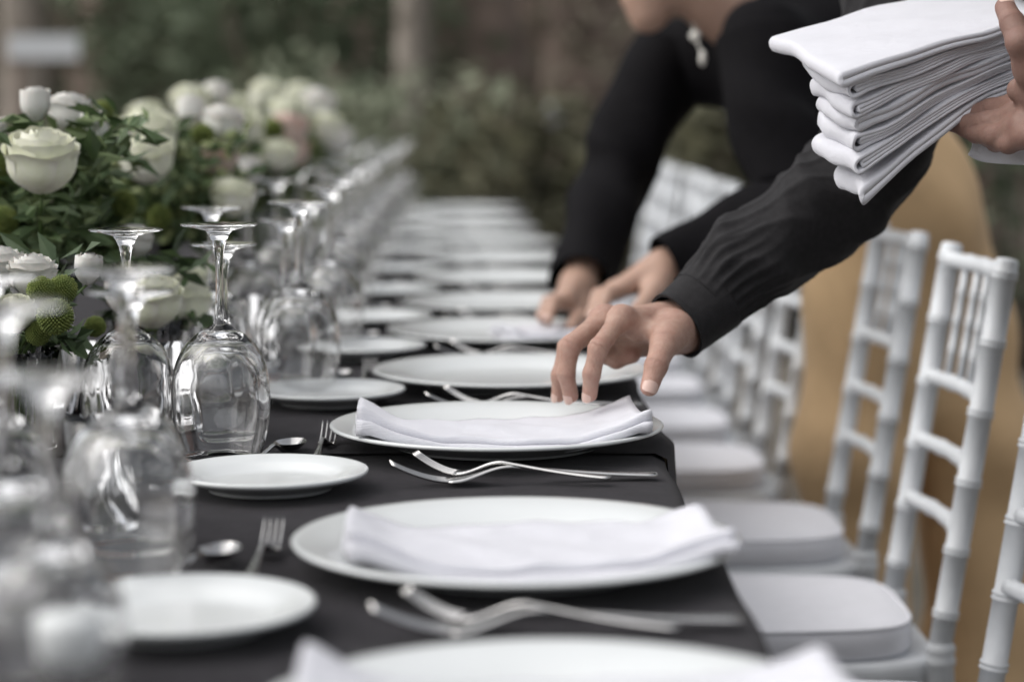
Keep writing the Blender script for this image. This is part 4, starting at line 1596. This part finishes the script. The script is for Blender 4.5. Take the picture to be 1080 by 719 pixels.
for c in (chA, chB):
    for q in c[:2]: nail(body2, q[-1][0], q[-2][0], (-.6, -.6, .5), q[-1][1])


def disp_b(a, t, s):
    return 0.005 * math.sin(s * 40 + 2 * math.sin(a + 1)) * (.4 + .6 * math.cos(a)) + 0.003 * math.sin(3 * a + s * 25)


sleeve('sleeve', [WR2 + (WR2 - v3(at(600, 315, 3.25))) * .1, WR2 * .55 + ER2 * .45, ER2, ER2 * .5 + SR2 * .5, SR2 + np.array((.02, 0, .0))], [.047, .054, .060, .066, .072], 'black_shirt', p2, disp_b, 90, 56)
sleeve('sleeve', [WL2 + (WL2 - v3(at(655, 304, 3.07))) * .05, WL2 * .5 + EL2 * .5, EL2, EL2 * .5 + SL2 * .5, SL2 + np.array((.02, .0, 0))], [.043, .050, .058, .066, .072], 'black_shirt', p2, disp_b, 90, 56)
body_mesh('shirt', [(NK2 + np.array((.10, 0, -.055)), HP2 + np.array((-.10, 0, .09)), .130, .150), (SR2 + np.array((.03, 0, 0)), NK2 + np.array((.085, .03, -.055)), .068, .078), (SL2 + np.array((.02, 0, 0)), NK2 + np.array((.085, -.03, -.055)), .068, .078)], 0.012, .05, 'black_shirt', p2, .004, 30)
# collar
sleeve('collar', [NK2 + np.array((-.008, 0, .018)), NK2 + np.array((.05, 0, -.02))], [.060, .078], 'black_shirt', p2, lambda a, t, s: .002 * math.sin(2 * a), 8, 40)


def trousers2():
    prims = [(HP2 + np.array((.022, .06, -.07)), HP2 + np.array((.020, -.03, -.07)), .120, .120), (HP2 + np.array((-.12, 0, .035)), HP2 + np.array((-.04, 0, -.02)), .115, .12),
             (HP2 + np.array((-.02, -.04, -.03)), (.635, 3.635, .52), .120, .100), ((.635, 3.635, .52), (.66, 3.635, .08), .096, .085),
             (HP2 + np.array((.045, .05, -.13)), (.850, 3.73, .52), .125, .105), ((.855, 3.73, .52), (.88, 3.73, .08), .105, .09)]
    o = body_mesh('trousers', prims, 0.010, .045, 'tan_twill', p2, .0095, 24)
    return o


trousers2()
for xx, yy in ((.66, 3.63), (.88, 3.74)):
    body_mesh('shoe', [((xx + .03, yy, .05), (xx - .10, yy, .04), .042, .035), ((xx - .1, yy, .04), (xx - .17, yy, .035), .035, .03)], 0.008, .02, 'hair', p2)
body_mesh('hair', [(g2(-.035, .05, 0), g2(.0, .06, 0), .082, .074), (g2(-.06, .0, 0), g2(-.075, -.03, 0), .06, .05), (g2(-.10, .0, 0), g2(-.13, .0, 0), .045, .04)], 0.008, .02, 'hair', p2)
e = at(733, 38, 3.36)
b = MB()
b.lathe([(0.0002, -.009), (.006, -.0065), (.0088, 0), (.006, .0065), (.0002, .009)], 16, e)
b.lathe([(0.0002, -.012), (.004, -.008), (.0055, 0), (.003, .01), (.0002, .013)], 14, at(741, 62, 3.33))
b.tube([at(731, 26, 3.33), e], .0012, 6); b.tube([e, at(741, 60, 3.33)], .001, 6)
b.build('earring', 'pearl', p2)
tag(p2, 'person in black shirt and tan trousers bent over the table behind the focused hand', 'person')

# ================================================================== THE STACK OF NAPKINS IN THE LEFT HAND
C0 = v3(at(884, 76, 2.08)); CU = v3(at(1100, 4, 2.18)); CV = v3(at(803, 42, 2.24)); CW = v3(at(884, 196, 2.12))
U = CU - C0; U /= np.linalg.norm(U)
Vv = CV - C0 + U * 0.012; WV = np.linalg.norm(Vv); Vv /= WV
Nn = np.cross(U, Vv); Nn /= np.linalg.norm(Nn)
if Nn[2] < 0: Nn = -Nn
# (start along U, droop of the free end, width share, puff of the fold)
rows = [(0.000, 0.000, 1.00, .25), (0.006, 0.003, 0.74, .45), (0.009, 0.007, 0.56, .45), (0.010, 0.010, 0.50, .35), (0.006, 0.015, 0.52, .60), (0.002, 0.021, 0.54, .45), (0.006, 0.040, 0.42, .60)]
nN = len(rows)
L_N = 0.255
lab7 = ['topmost white napkin of the held stack', 'second white napkin from the top of the held stack', 'third white napkin from the top of the held stack', 'middle white napkin of the held stack',
        'third white napkin from the bottom of the held stack', 'second white napkin from the bottom of the held stack', 'bottom white napkin of the held stack, drooping lowest']
Tn = 0.0136
for i, (sh, droop, wd, pf) in enumerate(rows):
    ph = np.random.default_rng(50 + i).uniform(0, 6, 6)
    secs = fold_section(L_N - sh, Tn * .97, 2 if i % 3 else 1, gap=0.0002, bulge=pf, bl=0.022, seed=i)

    def warp(x, z, v, i=i, sh=sh, droop=droop, wd=wd, ph=ph):
        u = (x + sh) / L_N
        fr = max(0.0, 1 - u / 0.70)                      # the free end hangs, the gripped end is pressed together
        comp = 0.74 + 0.26 * min(1, fr * 1.4)
        off = -(i + 1) * Tn * comp + z * comp
        off -= droop * fr ** 1.6
        off -= 0.012 * (1 - fr) ** 2 * 0.5
        off += 0.0015 * math.sin(ph[1] + 6 * u + 5 * v) * fr + 0.0010 * math.sin(ph[0] + 13 * v + 17 * u)
        xx = sh + x + 0.0035 * math.sin(ph[2] + 6 * v) * fr + 0.006 * v * math.sin(ph[5])
        yy = v * WV * wd + 0.003 * math.sin(ph[3] + i) + 0.0018 * math.sin(ph[4] + 15 * u) + 0.0016 * math.sin(300 * z + ph[0])
        edge = math.exp(-(v / 0.05) ** 2)                 # soft rounded long edge
        off -= 0.0016 * edge * (z / Tn)
        return tuple(C0 + U * xx + Vv * yy + Nn * off)
    o = link('napkin', swept('napkin', secs, warp, 36), 'napkin_linen')
    tag(o, lab7[i], 'napkin', 'napkins stacked in the left hand')

# a loose napkin over the forearm, below the gripping hand
V, F = [], []
n = 16
A = [at(1014, 140, 2.20), at(1045, 150, 2.19), at(1085, 160, 2.175), at(1140, 170, 2.16), at(1200, 174, 2.15)]
for i, a in enumerate(catmull(A, 24)):
    for j in range(n):
        q = j / (n - 1)
        hgt = 0.024 + 0.005 * math.sin(i * .35 + .6)
        V.append((a[0] + 0.006 * math.sin(q * 3) + 0.004 * q, a[1] - 0.012 * math.sin(q * 2.2) + 0.004 * math.sin(i * .7), a[2] + 0.006 - hgt * q))
for i in range(23):
    for j in range(n - 1):
        F.append((i * n + j, (i + 1) * n + j, (i + 1) * n + j + 1, i * n + j + 1))
o = link('napkin', mesh('napkin', V, F), 'napkin_linen')
sd = o.modifiers.new('thickness', 'SOLIDIFY'); sd.thickness = 0.003
tag(o, 'loose white napkin hanging below the gripping hand at the right edge', 'napkin')
